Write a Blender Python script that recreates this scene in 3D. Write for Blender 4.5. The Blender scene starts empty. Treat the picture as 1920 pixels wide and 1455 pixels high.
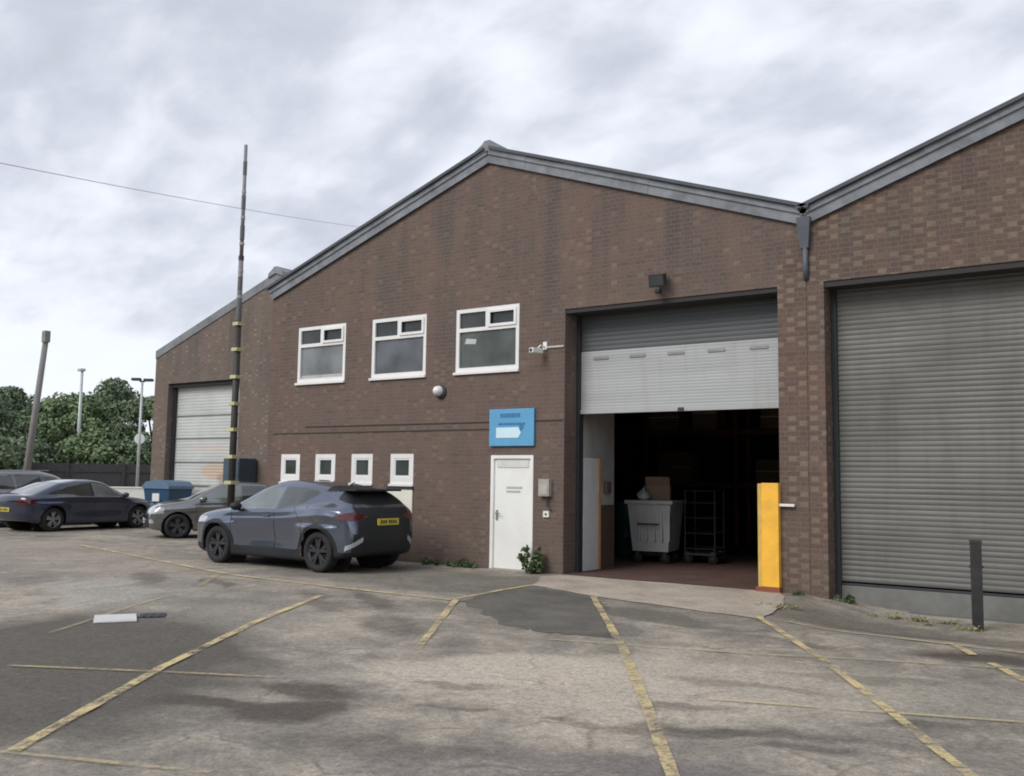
import bpy, bmesh, math, random
import numpy as np
from mathutils import Vector, Matrix
random.seed(7); RNG = np.random.default_rng(7)
SC = bpy.context.scene; COL = SC.collection
PI = math.pi

# ------------------------------------------------------------------ camera, sky, sun, exposure
def make_camera():
    cd = bpy.data.cameras.new('camera'); co = bpy.data.objects.new('camera', cd); COL.objects.link(co)
    pitch, roll, yaw = math.radians(5.460723665), math.radians(0.8458627), math.radians(35.0037929)
    cy, sy, cp, sp = math.cos(yaw), math.sin(yaw), math.cos(pitch), math.sin(pitch)
    fwd = Vector((-sy*cp, cy*cp, sp)); rt = Vector((cy, sy, 0)); up = rt.cross(fwd)
    c, s = math.cos(roll), math.sin(roll)
    r2 = rt*c + up*s; u2 = -rt*s + up*c
    m = Matrix(((r2.x, u2.x, -fwd.x), (r2.y, u2.y, -fwd.y), (r2.z, u2.z, -fwd.z))).to_4x4()
    m.translation = Vector((0, -14.0494, 1.62897))
    co.matrix_world = m
    cd.sensor_width = 36; cd.lens = 36*1777.734/1920; cd.clip_end = 2000; cd.clip_start = .05
    SC.camera = co
make_camera()
SC.view_settings.view_transform = 'Standard'; SC.view_settings.look = 'None'
SC.view_settings.exposure = 0.52; SC.view_settings.gamma = 1; SC.view_settings.use_curve_mapping = False
try: SC.cycles.filter_width = 1.9
except Exception: pass

SUN_EL, SUN_AZ = math.radians(40), math.radians(196)      # compass: from behind the camera, a little to the left
def make_world():
    w = bpy.data.worlds.new('World'); SC.world = w; w.use_nodes = True
    nt = w.node_tree; nt.nodes.clear(); N = nt.nodes.new; L = nt.links.new
    out = N('ShaderNodeOutputWorld'); sky = N('ShaderNodeTexSky'); sky.sky_type = 'NISHITA'; sky.sun_disc = False
    sky.sun_elevation = SUN_EL; sky.sun_rotation = SUN_AZ
    b1 = N('ShaderNodeBackground'); b1.inputs[1].default_value = .1; L(sky.outputs[0], b1.inputs[0])
    tc = N('ShaderNodeTexCoord'); sep = N('ShaderNodeSeparateXYZ'); L(tc.outputs['Generated'], sep.inputs[0])
    def M(op, a, b=None, c=None):
        n = N('ShaderNodeMath'); n.operation = op
        for i, v in enumerate((a, b, c)):
            if v is None: continue
            if isinstance(v, (int, float)): n.inputs[i].default_value = v
            else: L(v, n.inputs[i])
        return n.outputs[0]
    zz = M('ADD', M('MAXIMUM', sep.outputs[2], 0.0), .42)
    cb = N('ShaderNodeCombineXYZ'); L(M('DIVIDE', sep.outputs[0], zz), cb.inputs[0]); L(M('DIVIDE', sep.outputs[1], zz), cb.inputs[1])
    def noise(scale, det, rough, dist, off, sc=(1, 1, 1), rot=0):
        mp = N('ShaderNodeMapping'); mp.inputs['Location'].default_value = off; mp.inputs['Scale'].default_value = sc
        mp.inputs['Rotation'].default_value = (0, 0, rot)
        L(cb.outputs[0], mp.inputs[0]); n = N('ShaderNodeTexNoise'); n.inputs['Scale'].default_value = scale
        n.inputs['Detail'].default_value = det; n.inputs['Roughness'].default_value = rough; n.inputs['Distortion'].default_value = dist
        L(mp.outputs[0], n.inputs['Vector']); return n.outputs[0]
    a = noise(1.0, 3, .5, .1, (7.9, 3.4, 0), (1, 1.1, 1), math.radians(35))
    b = noise(3.2, 5, .52, .25, (4.6, 1.1, 2), (1.1, 1.35, 1), math.radians(35))
    c = noise(9.0, 4, .5, .3, (2.2, 3.3, 5), (1, 1.5, 1), math.radians(35))
    v = M('ADD', M('ADD', M('MULTIPLY', a, .48), M('MULTIPLY', b, .46)), M('MULTIPLY', c, .27))
    v = M('ADD', v, M('MULTIPLY', M('SUBTRACT', .26, sep.outputs[2]), .24))      # thinner, brighter cloud lower down
    cr = N('ShaderNodeValToRGB'); e = cr.color_ramp; e.interpolation = 'B_SPLINE'
    e.elements[0].position = .46; e.elements[0].color = (.42, .445, .50, 1)
    e.elements[1].position = .68; e.elements[1].color = (.69, .72, .78, 1)
    x = e.elements.new(.53); x.color = (.47, .495, .56, 1); x = e.elements.new(.60); x.color = (.58, .605, .67, 1)
    L(v, cr.inputs[0])
    b2 = N('ShaderNodeBackground'); b2.inputs[1].default_value = 1.0; L(cr.outputs[0], b2.inputs[0])
    mx = N('ShaderNodeMixShader'); mx.inputs[0].default_value = .94
    L(b1.outputs[0], mx.inputs[1]); L(b2.outputs[0], mx.inputs[2]); L(mx.outputs[0], out.inputs[0])
make_world()
def make_sun():
    ld = bpy.data.lights.new('sun', 'SUN'); ld.energy = 1.45; ld.angle = math.radians(30); ld.color = (1, .97, .92)
    o = bpy.data.objects.new('sun', ld); COL.objects.link(o)
    d = Vector((math.sin(SUN_AZ)*math.cos(SUN_EL), math.cos(SUN_AZ)*math.cos(SUN_EL), math.sin(SUN_EL)))
    o.rotation_euler = d.to_track_quat('Z', 'Y').to_euler(); o.location = (0, -20, 30)
make_sun()

# ------------------------------------------------------------------ material helpers
class NT:
    def __init__(s, name):
        s.m = bpy.data.materials.new(name); s.m.use_nodes = True; s.t = s.m.node_tree; s.t.nodes.clear()
        s.out = s.t.nodes.new('ShaderNodeOutputMaterial'); s.p = s.t.nodes.new('ShaderNodeBsdfPrincipled')
        s.t.links.new(s.p.outputs[0], s.out.inputs[0]); s.tc = s.t.nodes.new('ShaderNodeTexCoord')
        s.geo = None
    def n(s, k, **kw):
        x = s.t.nodes.new(k)
        for a, v in kw.items(): setattr(x, a, v)
        return x
    def l(s, a, b): s.t.links.new(a, b)
    def set(s, sock, v):
        if isinstance(v, (int, float)): sock.default_value = v
        elif isinstance(v, tuple): sock.default_value = v if len(v) != 3 or len(sock.default_value) == 3 else (*v, 1)
        else: s.l(v, sock)
    def math(s, op, a, b=None, c=None, clamp=False):
        x = s.n('ShaderNodeMath', operation=op); x.use_clamp = clamp
        for i, v in enumerate((a, b, c)):
            if v is not None: s.set(x.inputs[i], v)
        return x.outputs[0]
    def mix(s, f, a, b, mode='MIX'):
        x = s.n('ShaderNodeMix', data_type='RGBA', blend_type=mode)
        s.set(x.inputs[0], f); s.set(x.inputs[6], a); s.set(x.inputs[7], b); return x.outputs[2]
    def noise(s, vec, scale, det=4, rough=.55, dist=0, out=0):
        x = s.n('ShaderNodeTexNoise'); x.inputs['Scale'].default_value = scale; x.inputs['Detail'].default_value = det
        x.inputs['Roughness'].default_value = rough; x.inputs['Distortion'].default_value = dist
        if vec is not None: s.l(vec, x.inputs['Vector'])
        return x.outputs[out]
    def ramp(s, v, stops, interp='LINEAR'):
        x = s.n('ShaderNodeValToRGB'); e = x.color_ramp; e.interpolation = interp
        for i, (p, c) in enumerate(stops):
            c = (c, c, c, 1) if isinstance(c, (int, float)) else (*c, 1)
            if i < 2: el = e.elements[i]; el.position = p; el.color = c
            else: el = e.elements.new(p); el.color = c
        s.l(v, x.inputs[0]); return x.outputs[0]
    def mapr(s, v, a, b, c=0., d=1.):
        x = s.n('ShaderNodeMapRange'); x.inputs[1].default_value = a; x.inputs[2].default_value = b
        x.inputs[3].default_value = c; x.inputs[4].default_value = d; x.clamp = True; s.l(v, x.inputs[0]); return x.outputs[0]
    def bump(s, h, st, d=.01):
        x = s.n('ShaderNodeBump'); x.inputs['Strength'].default_value = st; x.inputs['Distance'].default_value = d
        s.l(h, x.inputs['Height']); s.l(x.outputs[0], s.p.inputs['Normal'])
    def pos(s):
        if s.geo is None: s.geo = s.n('ShaderNodeNewGeometry')
        return s.geo.outputs['Position']

def mat(name, col, rough=.6, metal=0., var=.12, scale=6., spec=.5, coat=0., bump=0., dirt=None, dirt_amt=0., obj=True):
    t = NT(name); v = t.tc.outputs['Object']
    n1 = t.noise(v, scale, 5, .6)
    dark = tuple(c*(1-var) for c in col); lite = tuple(min(1, c*(1+var)) for c in col)
    c = t.ramp(n1, [(.3, dark), (.7, lite)])
    if dirt:
        n2 = t.noise(v, scale*.35+.4, 6, .65, .4)
        c = t.mix(t.mapr(n2, .48, .72, 0, dirt_amt), c, (*dirt, 1))
    t.l(c, t.p.inputs['Base Color'])
    t.l(t.mapr(n1, .3, .7, max(0, rough-.06), min(1, rough+.06)), t.p.inputs['Roughness'])
    t.p.inputs['Metallic'].default_value = metal; t.p.inputs['Specular IOR Level'].default_value = spec
    t.p.inputs['Coat Weight'].default_value = coat; t.p.inputs['Coat Roughness'].default_value = .04
    if bump: t.bump(t.noise(v, scale*8, 3), bump)
    return t.m

def brick_mat(name, cdark, cmid, clight, light_amt=.3, mortar=(.20, .17, .145), squash=True, stain=.5):
    t = NT(name); sp = t.n('ShaderNodeSeparateXYZ'); t.l(t.pos(), sp.inputs[0])
    u = t.math('ADD', sp.outputs[0], sp.outputs[1]); z = t.math('ADD', sp.outputs[2], 3.0)
    cb = t.n('ShaderNodeCombineXYZ'); t.l(u, cb.inputs[0]); t.l(sp.outputs[2], cb.inputs[1])
    # Flemish bond: stretcher, header, stretcher ... each course shifted
    zr = t.math('DIVIDE', z, .075); row = t.math('FLOOR', zr); fz = t.math('FRACT', zr)
    uu = t.math('ADD', t.math('DIVIDE', t.math('ADD', u, 60.0), .3375), t.math('MULTIPLY', t.math('MODULO', row, 2.0), .5))
    pu = t.math('FRACT', uu); cell = t.math('FLOOR', uu); hd = t.math('GREATER_THAN', pu, .6667)
    idv = t.n('ShaderNodeCombineXYZ'); t.l(t.math('ADD', t.math('MULTIPLY', cell, 2.0), hd), idv.inputs[0]); t.l(row, idv.inputs[1])
    wn = t.n('ShaderNodeTexWhiteNoise', noise_dimensions='2D'); t.l(idv.outputs[0], wn.inputs['Vector']); val = wn.outputs['Value']
    du = t.math('MINIMUM', t.math('MINIMUM', pu, t.math('SUBTRACT', 1.0, pu)), t.math('ABSOLUTE', t.math('SUBTRACT', pu, .6667)))
    du = t.math('MULTIPLY', du, .3375); dz = t.math('MULTIPLY', t.math('MINIMUM', fz, t.math('SUBTRACT', 1.0, fz)), .075)
    mfac = t.mapr(t.math('MINIMUM', du, dz), .0035, .0065, 1, 0)
    base = t.ramp(val, [(0.0, cdark), (.35, cmid), (.8, cmid), (1.0, tuple(.7*a+.3*d for a, d in zip(cmid, clight)))])
    vary = t.noise(cb.outputs[0], .8, 3, .5)
    hl = t.math('MULTIPLY', hd, t.math('GREATER_THAN', t.math('ADD', val, t.math('MULTIPLY', vary, .5)), 1.25-light_amt))
    col = t.mix(t.math('MULTIPLY', hl, .85), base, (*clight, 1))
    n1 = t.noise(cb.outputs[0], .55, 6, .65, .6)
    # weather staining, streaks down from the verge and patches of redder brick
    mp = t.n('ShaderNodeMapping'); mp.inputs['Scale'].default_value = (1.5, .28, 1); t.l(cb.outputs[0], mp.inputs[0])
    n2 = t.noise(mp.outputs[0], 1.1, 5, .6)
    col = t.mix(t.mapr(n1, .45, .72, 0, .28), col, (.23, .135, .098, 1), 'MIX')
    col = t.mix(t.mapr(n2, .46, .72, 0, stain), col, (.085, .075, .072, 1))
    mp2 = t.n('ShaderNodeMapping'); mp2.inputs['Scale'].default_value = (1.0, .09, 1); t.l(cb.outputs[0], mp2.inputs[0])
    n4 = t.noise(mp2.outputs[0], 1.6, 4, .6)
    col = t.mix(t.math('MULTIPLY', t.mapr(sp.outputs[2], 3.2, 6.2, 0, .75), t.mapr(n4, .48, .66)), col, (.075, .068, .066, 1))
    hgt = t.mapr(sp.outputs[2], 0.0, 1.1, .42, 0)
    n3 = t.noise(cb.outputs[0], 2.2, 5, .7)
    col = t.mix(t.math('MULTIPLY', hgt, t.mapr(n3, .35, .65)), col, (.10, .10, .075, 1))
    fine = t.noise(cb.outputs[0], 28, 3, .6)
    col = t.mix(1.0, col, t.ramp(fine, [(.3, .82), (.7, 1.18)]), 'MULTIPLY')
    col = t.mix(mfac, col, (*mortar, 1))
    t.l(col, t.p.inputs['Base Color']); t.p.inputs['Roughness'].default_value = .9; t.p.inputs['Specular IOR Level'].default_value = .25
    t.bump(t.math('SUBTRACT', fine, mfac), .35, .006)
    return t.m

M = {}
M['brick'] = brick_mat('brown_brick', (.130, .093, .080), (.154, .109, .090), (.200, .150, .120), .16, (.165, .132, .113))
M['brick_right'] = brick_mat('buff_flecked_brick', (.112, .077, .066), (.132, .091, .075), (.222, .168, .124), .55, (.165, .132, .108), stain=.3)
M['brick_left'] = brick_mat('weathered_brick', (.135, .103, .088), (.165, .128, .108), (.25, .205, .17), .15, stain=.4)
M['sheet'] = mat('fibre_cement', (.21, .215, .225), .85, var=.18, scale=3, dirt=(.10, .105, .10), dirt_amt=.7, bump=.15)
M['barge'] = mat('grey_verge', (.225, .24, .265), .75, var=.22, scale=3.5, dirt=(.10, .105, .11), dirt_amt=.85)
M['verge'] = mat('dark_verge_sheet', (.085, .092, .105), .8, var=.2, scale=3)
M['lead'] = mat('dark_lead', (.085, .095, .115), .55, var=.2, scale=4)
M['shut'] = mat('galvanised_shutter', (.385, .395, .395), .42, metal=.25, var=.05, scale=1.3, dirt=(.29, .30, .30), dirt_amt=.5)
M['shut_shade'] = mat('shaded_shutter_upper', (.095, .102, .105), .5, metal=.2, var=.08, scale=1.3)  # darker upper section with recess shade put into its colour
M['shut_r'] = mat('grey_green_shutter', (.150, .148, .134), .6, metal=.05, var=.10, scale=1.1, dirt=(.11, .11, .10), dirt_amt=.7)
M['steel_dk'] = mat('dark_steel', (.04, .045, .05), .6, metal=.2)
M['recess_shade_bar'] = mat('dark_recess_shade', (.034, .031, .030), .8, var=.2)  # near-black bar across the opening heads, standing in for recess shade
M['steel'] = mat('grey_steel', (.26, .265, .26), .5, metal=.4, dirt=(.18, .17, .15), dirt_amt=.5)
M['upvc'] = mat('white_upvc', (.80, .79, .77), .35, var=.03, scale=3, dirt=(.62, .60, .55), dirt_amt=.35)
M['white'] = mat('white_paint', (.84, .84, .81), .5, var=.03, scale=2, dirt=(.66, .65, .60), dirt_amt=.5)
M['cream'] = mat('cream_board', (.78, .75, .64), .6, var=.05)
M['yellow'] = mat('yellow_paint', (.93, .50, .05), .5, var=.07, scale=4, dirt=(.50, .28, .07), dirt_amt=.75)
M['yellow_dk'] = mat('yellow_paint_scuffed', (.62, .42, .10), .6, var=.15, scale=5, dirt=(.25, .18, .08), dirt_amt=.5)
M['blue'] = mat('sign_blue', (.12, .36, .60), .4, var=.05, scale=3, dirt=(.13, .44, .62), dirt_amt=.4)
M['blue_lt'] = mat('sign_pale', (.62, .82, .90), .45, var=.03)
M['blue_dk'] = mat('sign_dark_print', (.04, .17, .36), .5)
M['grey_print'] = mat('grey_print', (.48, .49, .47), .6)
M['binblue'] = mat('blue_plastic', (.025, .075, .14), .45, var=.1)
M['binblue_lt'] = mat('pale_blue_lid', (.11, .18, .27), .45, var=.1)
M['cab_blue'] = mat('slate_blue_steel', (.055, .085, .115), .5, var=.15)
M['bingrey'] = mat('grey_bin_steel', (.52, .53, .52), .45, metal=.1, var=.06, dirt=(.40, .41, .40), dirt_amt=.5)
M['rubber'] = mat('rubber', (.018, .018, .019), .8, var=.2)
M['blackplastic'] = mat('black_plastic', (.018, .020, .022), .55, spec=.35)
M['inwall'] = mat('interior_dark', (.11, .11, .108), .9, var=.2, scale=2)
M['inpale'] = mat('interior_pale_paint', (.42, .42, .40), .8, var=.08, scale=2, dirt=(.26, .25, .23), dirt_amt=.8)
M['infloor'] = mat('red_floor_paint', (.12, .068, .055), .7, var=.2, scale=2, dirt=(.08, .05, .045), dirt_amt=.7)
M['conc'] = mat('apron_concrete', (.37, .325, .27), .9, var=.1, scale=1.2, dirt=(.24, .21, .18), dirt_amt=.6, bump=.2)
M['wood'] = mat('bare_wood', (.50, .30, .14), .7)
M['card'] = mat('cardboard', (.34, .25, .17), .9)
M['rackred'] = mat('rust_orange_steel', (.22, .07, .04), .6)
M['teal'] = mat('dark_teal', (.02, .09, .085), .5)
M['postblack'] = mat('black_post', (.022, .024, .022), .6, var=.3, scale=8, dirt=(.06, .055, .04), dirt_amt=.6)
M['mastdark'] = mat('mast_dark', (.035, .030, .026), .6)
M['mastgrey'] = mat('mast_grey', (.20, .19, .20), .5)
M['band'] = mat('pale_yellow_band', (.52, .50, .28), .5)
M['postgrey'] = mat('weathered_timber_pole', (.22, .21, .20), .85)
M['galv'] = mat('galvanised', (.45, .48, .46), .5, metal=.3)
M['mastsleeve'] = mat('mast_sleeve', (.11, .105, .11), .5)
M['band_grey'] = mat('faded_band', (.36, .35, .29), .6)
M['wire'] = mat('overhead_wire', (.46, .48, .52), .6)
M['signwhite'] = mat('sign_white', (.85, .85, .83), .4)
M['fence_dk'] = mat('dark_fence', (.05, .048, .05), .8, var=.3)
M['tyre'] = M['rubber']
M['rim_dk'] = mat('dark_alloy', (.09, .09, .10), .3, metal=.7)
M['rim_si'] = mat('silver_alloy', (.42, .43, .43), .3, metal=.8)
M['plate_y'] = mat('yellow_number_plate', (.55, .45, .05), .4)
M['plate_w'] = mat('white_number_plate', (.72, .74, .72), .4)
M['chrome'] = mat('bright_trim', (.72, .72, .75), .15, metal=1)
def glassy(name, col, rough=.05, spec=.6, coat=0):
    t = NT(name); n1 = t.noise(t.tc.outputs['Object'], 1.6, 3, .5)
    t.l(t.ramp(n1, [(.35, tuple(c*.7 for c in col)), (.65, tuple(c*1.3 for c in col))]), t.p.inputs['Base Color'])
    t.p.inputs['Roughness'].default_value = rough; t.p.inputs['Specular IOR Level'].default_value = spec
    t.p.inputs['Coat Weight'].default_value = coat; t.p.inputs['Coat Roughness'].default_value = .03
    return t.m
M['glass_pale_reflect'] = glassy('pale_reflection_car_glass', (.13, .15, .145), .04, 1.0, 1.0)  # front car glass paled, a sky reflection put into its colour
M['glass_car'] = glassy('tinted_car_glass', (.03, .036, .036), .03, 1.0, 1.0)
M['pane_a'] = glassy('window_pane_blind_reflect', (.175, .185, .19), .12, .5)  # upper panes: reflections painted into the base colours, here over a blind
M['pane_b'] = glassy('window_pane_dim_reflect', (.10, .108, .12), .10, .5)
M['pane_c'] = glassy('window_pane_green_reflect', (.075, .088, .08), .08, .5)  # green reflection painted into the pane colour
M['pane_top'] = glassy('window_pane_top', (.042, .048, .048), .08, .4)
M['pane_small'] = glassy('small_window_pane', (.06, .072, .066), .15, .4)
M['tail'] = glassy('tail_lamp_red', (.085, .006, .010), .12, .6, .5)
M['lamp'] = glassy('clear_lamp', (.42, .45, .48), .08, .8, 1)
def streaked(name, c1, c2, c3):
    t = NT(name); P = t.pos(); mp = t.n('ShaderNodeMapping'); mp.inputs['Scale'].default_value = (.35, 1, 4.5); t.l(P, mp.inputs[0])
    mv = t.n('ShaderNodeMapping'); mv.inputs['Scale'].default_value = (3.5, 1, .35); t.l(P, mv.inputs[0])
    a = t.noise(mp.outputs[0], 1.3, 5, .65); b = t.noise(mv.outputs[0], 1.2, 5, .6); g = t.noise(P, 1.1, 5, .6, .4)
    col = t.ramp(a, [(.34, c2), (.66, c1)]); col = t.mix(t.mapr(b, .52, .72, 0, .45), col, (*c3, 1)); col = t.mix(t.mapr(g, .55, .75, 0, .4), col, (*c3, 1))
    t.l(col, t.p.inputs['Base Color']); t.l(t.mapr(g, .3, .7, .5, .7), t.p.inputs['Roughness']); return t.m
M['shut_r'] = streaked('grey_green_shutter_streaked', (.165, .163, .150), (.125, .123, .112), (.105, .095, .08))
M['shut'] = streaked('pale_shutter_streaked', (.42, .43, .43), (.36, .37, .37), (.30, .295, .28))
def carpaint(name, col, metal=.55, rough=.32):
    t = NT(name); n1 = t.noise(t.tc.outputs['Object'], 900, 1); n2 = t.noise(t.tc.outputs['Object'], 1.2, 3)
    c = t.ramp(n1, [(.3, tuple(x*.85 for x in col)), (.7, tuple(x*1.15 for x in col))])
    c = t.mix(t.mapr(n2, .4, .7, 0, .12), c, (.16, .15, .14, 1))
    t.l(c, t.p.inputs['Base Color']); t.p.inputs['Metallic'].default_value = metal; t.p.inputs['Roughness'].default_value = rough
    t.p.inputs['Coat Weight'].default_value = 1; t.p.inputs['Coat Roughness'].default_value = .05
    return t.m
M['paint_chr'] = carpaint('slate_blue_paint', (.150, .172, .235), .80, .20)
M['paint_navy'] = carpaint('navy_paint', (.028, .038, .078), .5, .2)
M['paint_black'] = carpaint('dark_grey_paint', (.22, .225, .23), .85, .18)
M['paint_grey'] = carpaint('warm_grey_paint', (.20, .185, .20), .5)

# ------------------------------------------------------------------ mesh helpers
class MB:
    def __init__(s): s.v = []; s.f = []
    def add(s, vs, fs):
        o = len(s.v); s.v += [tuple(v) for v in vs]; s.f += [tuple(i+o for i in f) for f in fs]; return s
    def quad(s, a, b, c, d): return s.add([a, b, c, d], [(0, 1, 2, 3)])
    def box(s, x0, x1, y0, y1, z0, z1, bev=0.):
        if bev > 0:
            bm = bmesh.new(); bmesh.ops.create_cube(bm, size=1)
            for v in bm.verts: v.co = Vector(((x0+x1)/2+v.co.x*(x1-x0), (y0+y1)/2+v.co.y*(y1-y0), (z0+z1)/2+v.co.z*(z1-z0)))
            bmesh.ops.bevel(bm, geom=list(bm.edges), offset=bev, segments=2, affect='EDGES', profile=.6)
            bm.verts.index_update(); s.add([v.co[:] for v in bm.verts], [[v.index for v in f.verts] for f in bm.faces]); bm.free(); return s
        return s.add([(x0, y0, z0), (x1, y0, z0), (x1, y1, z0), (x0, y1, z0), (x0, y0, z1), (x1, y0, z1), (x1, y1, z1), (x0, y1, z1)],
                     [(0, 3, 2, 1), (4, 5, 6, 7), (0, 1, 5, 4), (1, 2, 6, 5), (2, 3, 7, 6), (3, 0, 4, 7)])
    def tube(s, pts, r, n=10, cap=True):
        pts = [Vector(p) for p in pts]; rs = r if isinstance(r, (list, tuple)) else [r]*len(pts)
        rings = []
        for i, p in enumerate(pts):
            d = (pts[min(i+1, len(pts)-1)]-pts[max(i-1, 0)]).normalized()
            a = d.cross(Vector((0, 0, 1)) if abs(d.z) < .9 else Vector((1, 0, 0))).normalized(); b = d.cross(a)
            rings.append([p+(a*math.cos(2*PI*k/n)+b*math.sin(2*PI*k/n))*rs[i] for k in range(n)])
        o = []; fs = []
        for rg in rings: o += rg
        for i in range(len(pts)-1):
            for k in range(n): fs.append((i*n+k, i*n+(k+1) % n, (i+1)*n+(k+1) % n, (i+1)*n+k))
        if cap: fs.append(tuple(range(n))[::-1]); fs.append(tuple((len(pts)-1)*n+k for k in range(n)))
        return s.add(o, fs)
    def lathe(s, prof, axis='y', c=(0, 0, 0), n=32):      # prof: (radius, along)
        o = []; fs = []
        for r, h in prof:
            for k in range(n):
                a = 2*PI*k/n; ca, sa = r*math.cos(a), r*math.sin(a)
                o.append({'y': (c[0]+ca, c[1]+h, c[2]+sa), 'z': (c[0]+ca, c[1]+sa, c[2]+h), 'x': (c[0]+h, c[1]+ca, c[2]+sa)}[axis])
        for i in range(len(prof)-1):
            for k in range(n): fs.append((i*n+k, i*n+(k+1) % n, (i+1)*n+(k+1) % n, (i+1)*n+k))
        return s.add(o, fs)
    def prism(s, poly, y0, y1):       # polygon in x,z extruded along y
        n = len(poly)
        o = [(x, y0, z) for x, z in poly]+[(x, y1, z) for x, z in poly]
        return s.add(o, [tuple(range(n)), tuple(range(2*n-1, n-1, -1))]+[(i, (i+1) % n, (i+1) % n+n, i+n) for i in range(n)])
    def build(s, name, m, parent=None, smooth=False, loc=None, fixn=True):
        me = bpy.data.meshes.new(name); me.from_pydata(s.v, [], s.f)
        if fixn:
            bm = bmesh.new(); bm.from_mesh(me); bmesh.ops.recalc_face_normals(bm, faces=bm.faces); bm.to_mesh(me); bm.free()
        me.materials.append(M[m] if isinstance(m, str) else m)
        if smooth: me.polygons.foreach_set('use_smooth', [True]*len(me.polygons))
        me.update(); o = bpy.data.objects.new(name, me); COL.objects.link(o)
        if parent: o.parent = parent
        if loc: o.location = loc
        return o
def tag(o, label=None, cat=None, group=None, kind=None):
    for k, v in (('label', label), ('category', cat), ('group', group), ('kind', kind)):
        if v: o[k] = v
    return o
def thing(name, label, cat, loc=(0, 0, 0), rz=0, group=None):
    o = bpy.data.objects.new(name, None); COL.objects.link(o); o.empty_display_size = .2
    o.location = loc; o.rotation_euler = (0, 0, rz); return tag(o, label, cat, group)
def sstep(a, b, x):
    t = min(1, max(0, (x-a)/(b-a))); return t*t*(3-2*t)
def gh(x, y):                      # the yard dips slightly towards the right-hand shutter
    return -.17*sstep(-4.6, -3.2, x)*sstep(-3.6, -1.4, y)

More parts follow.
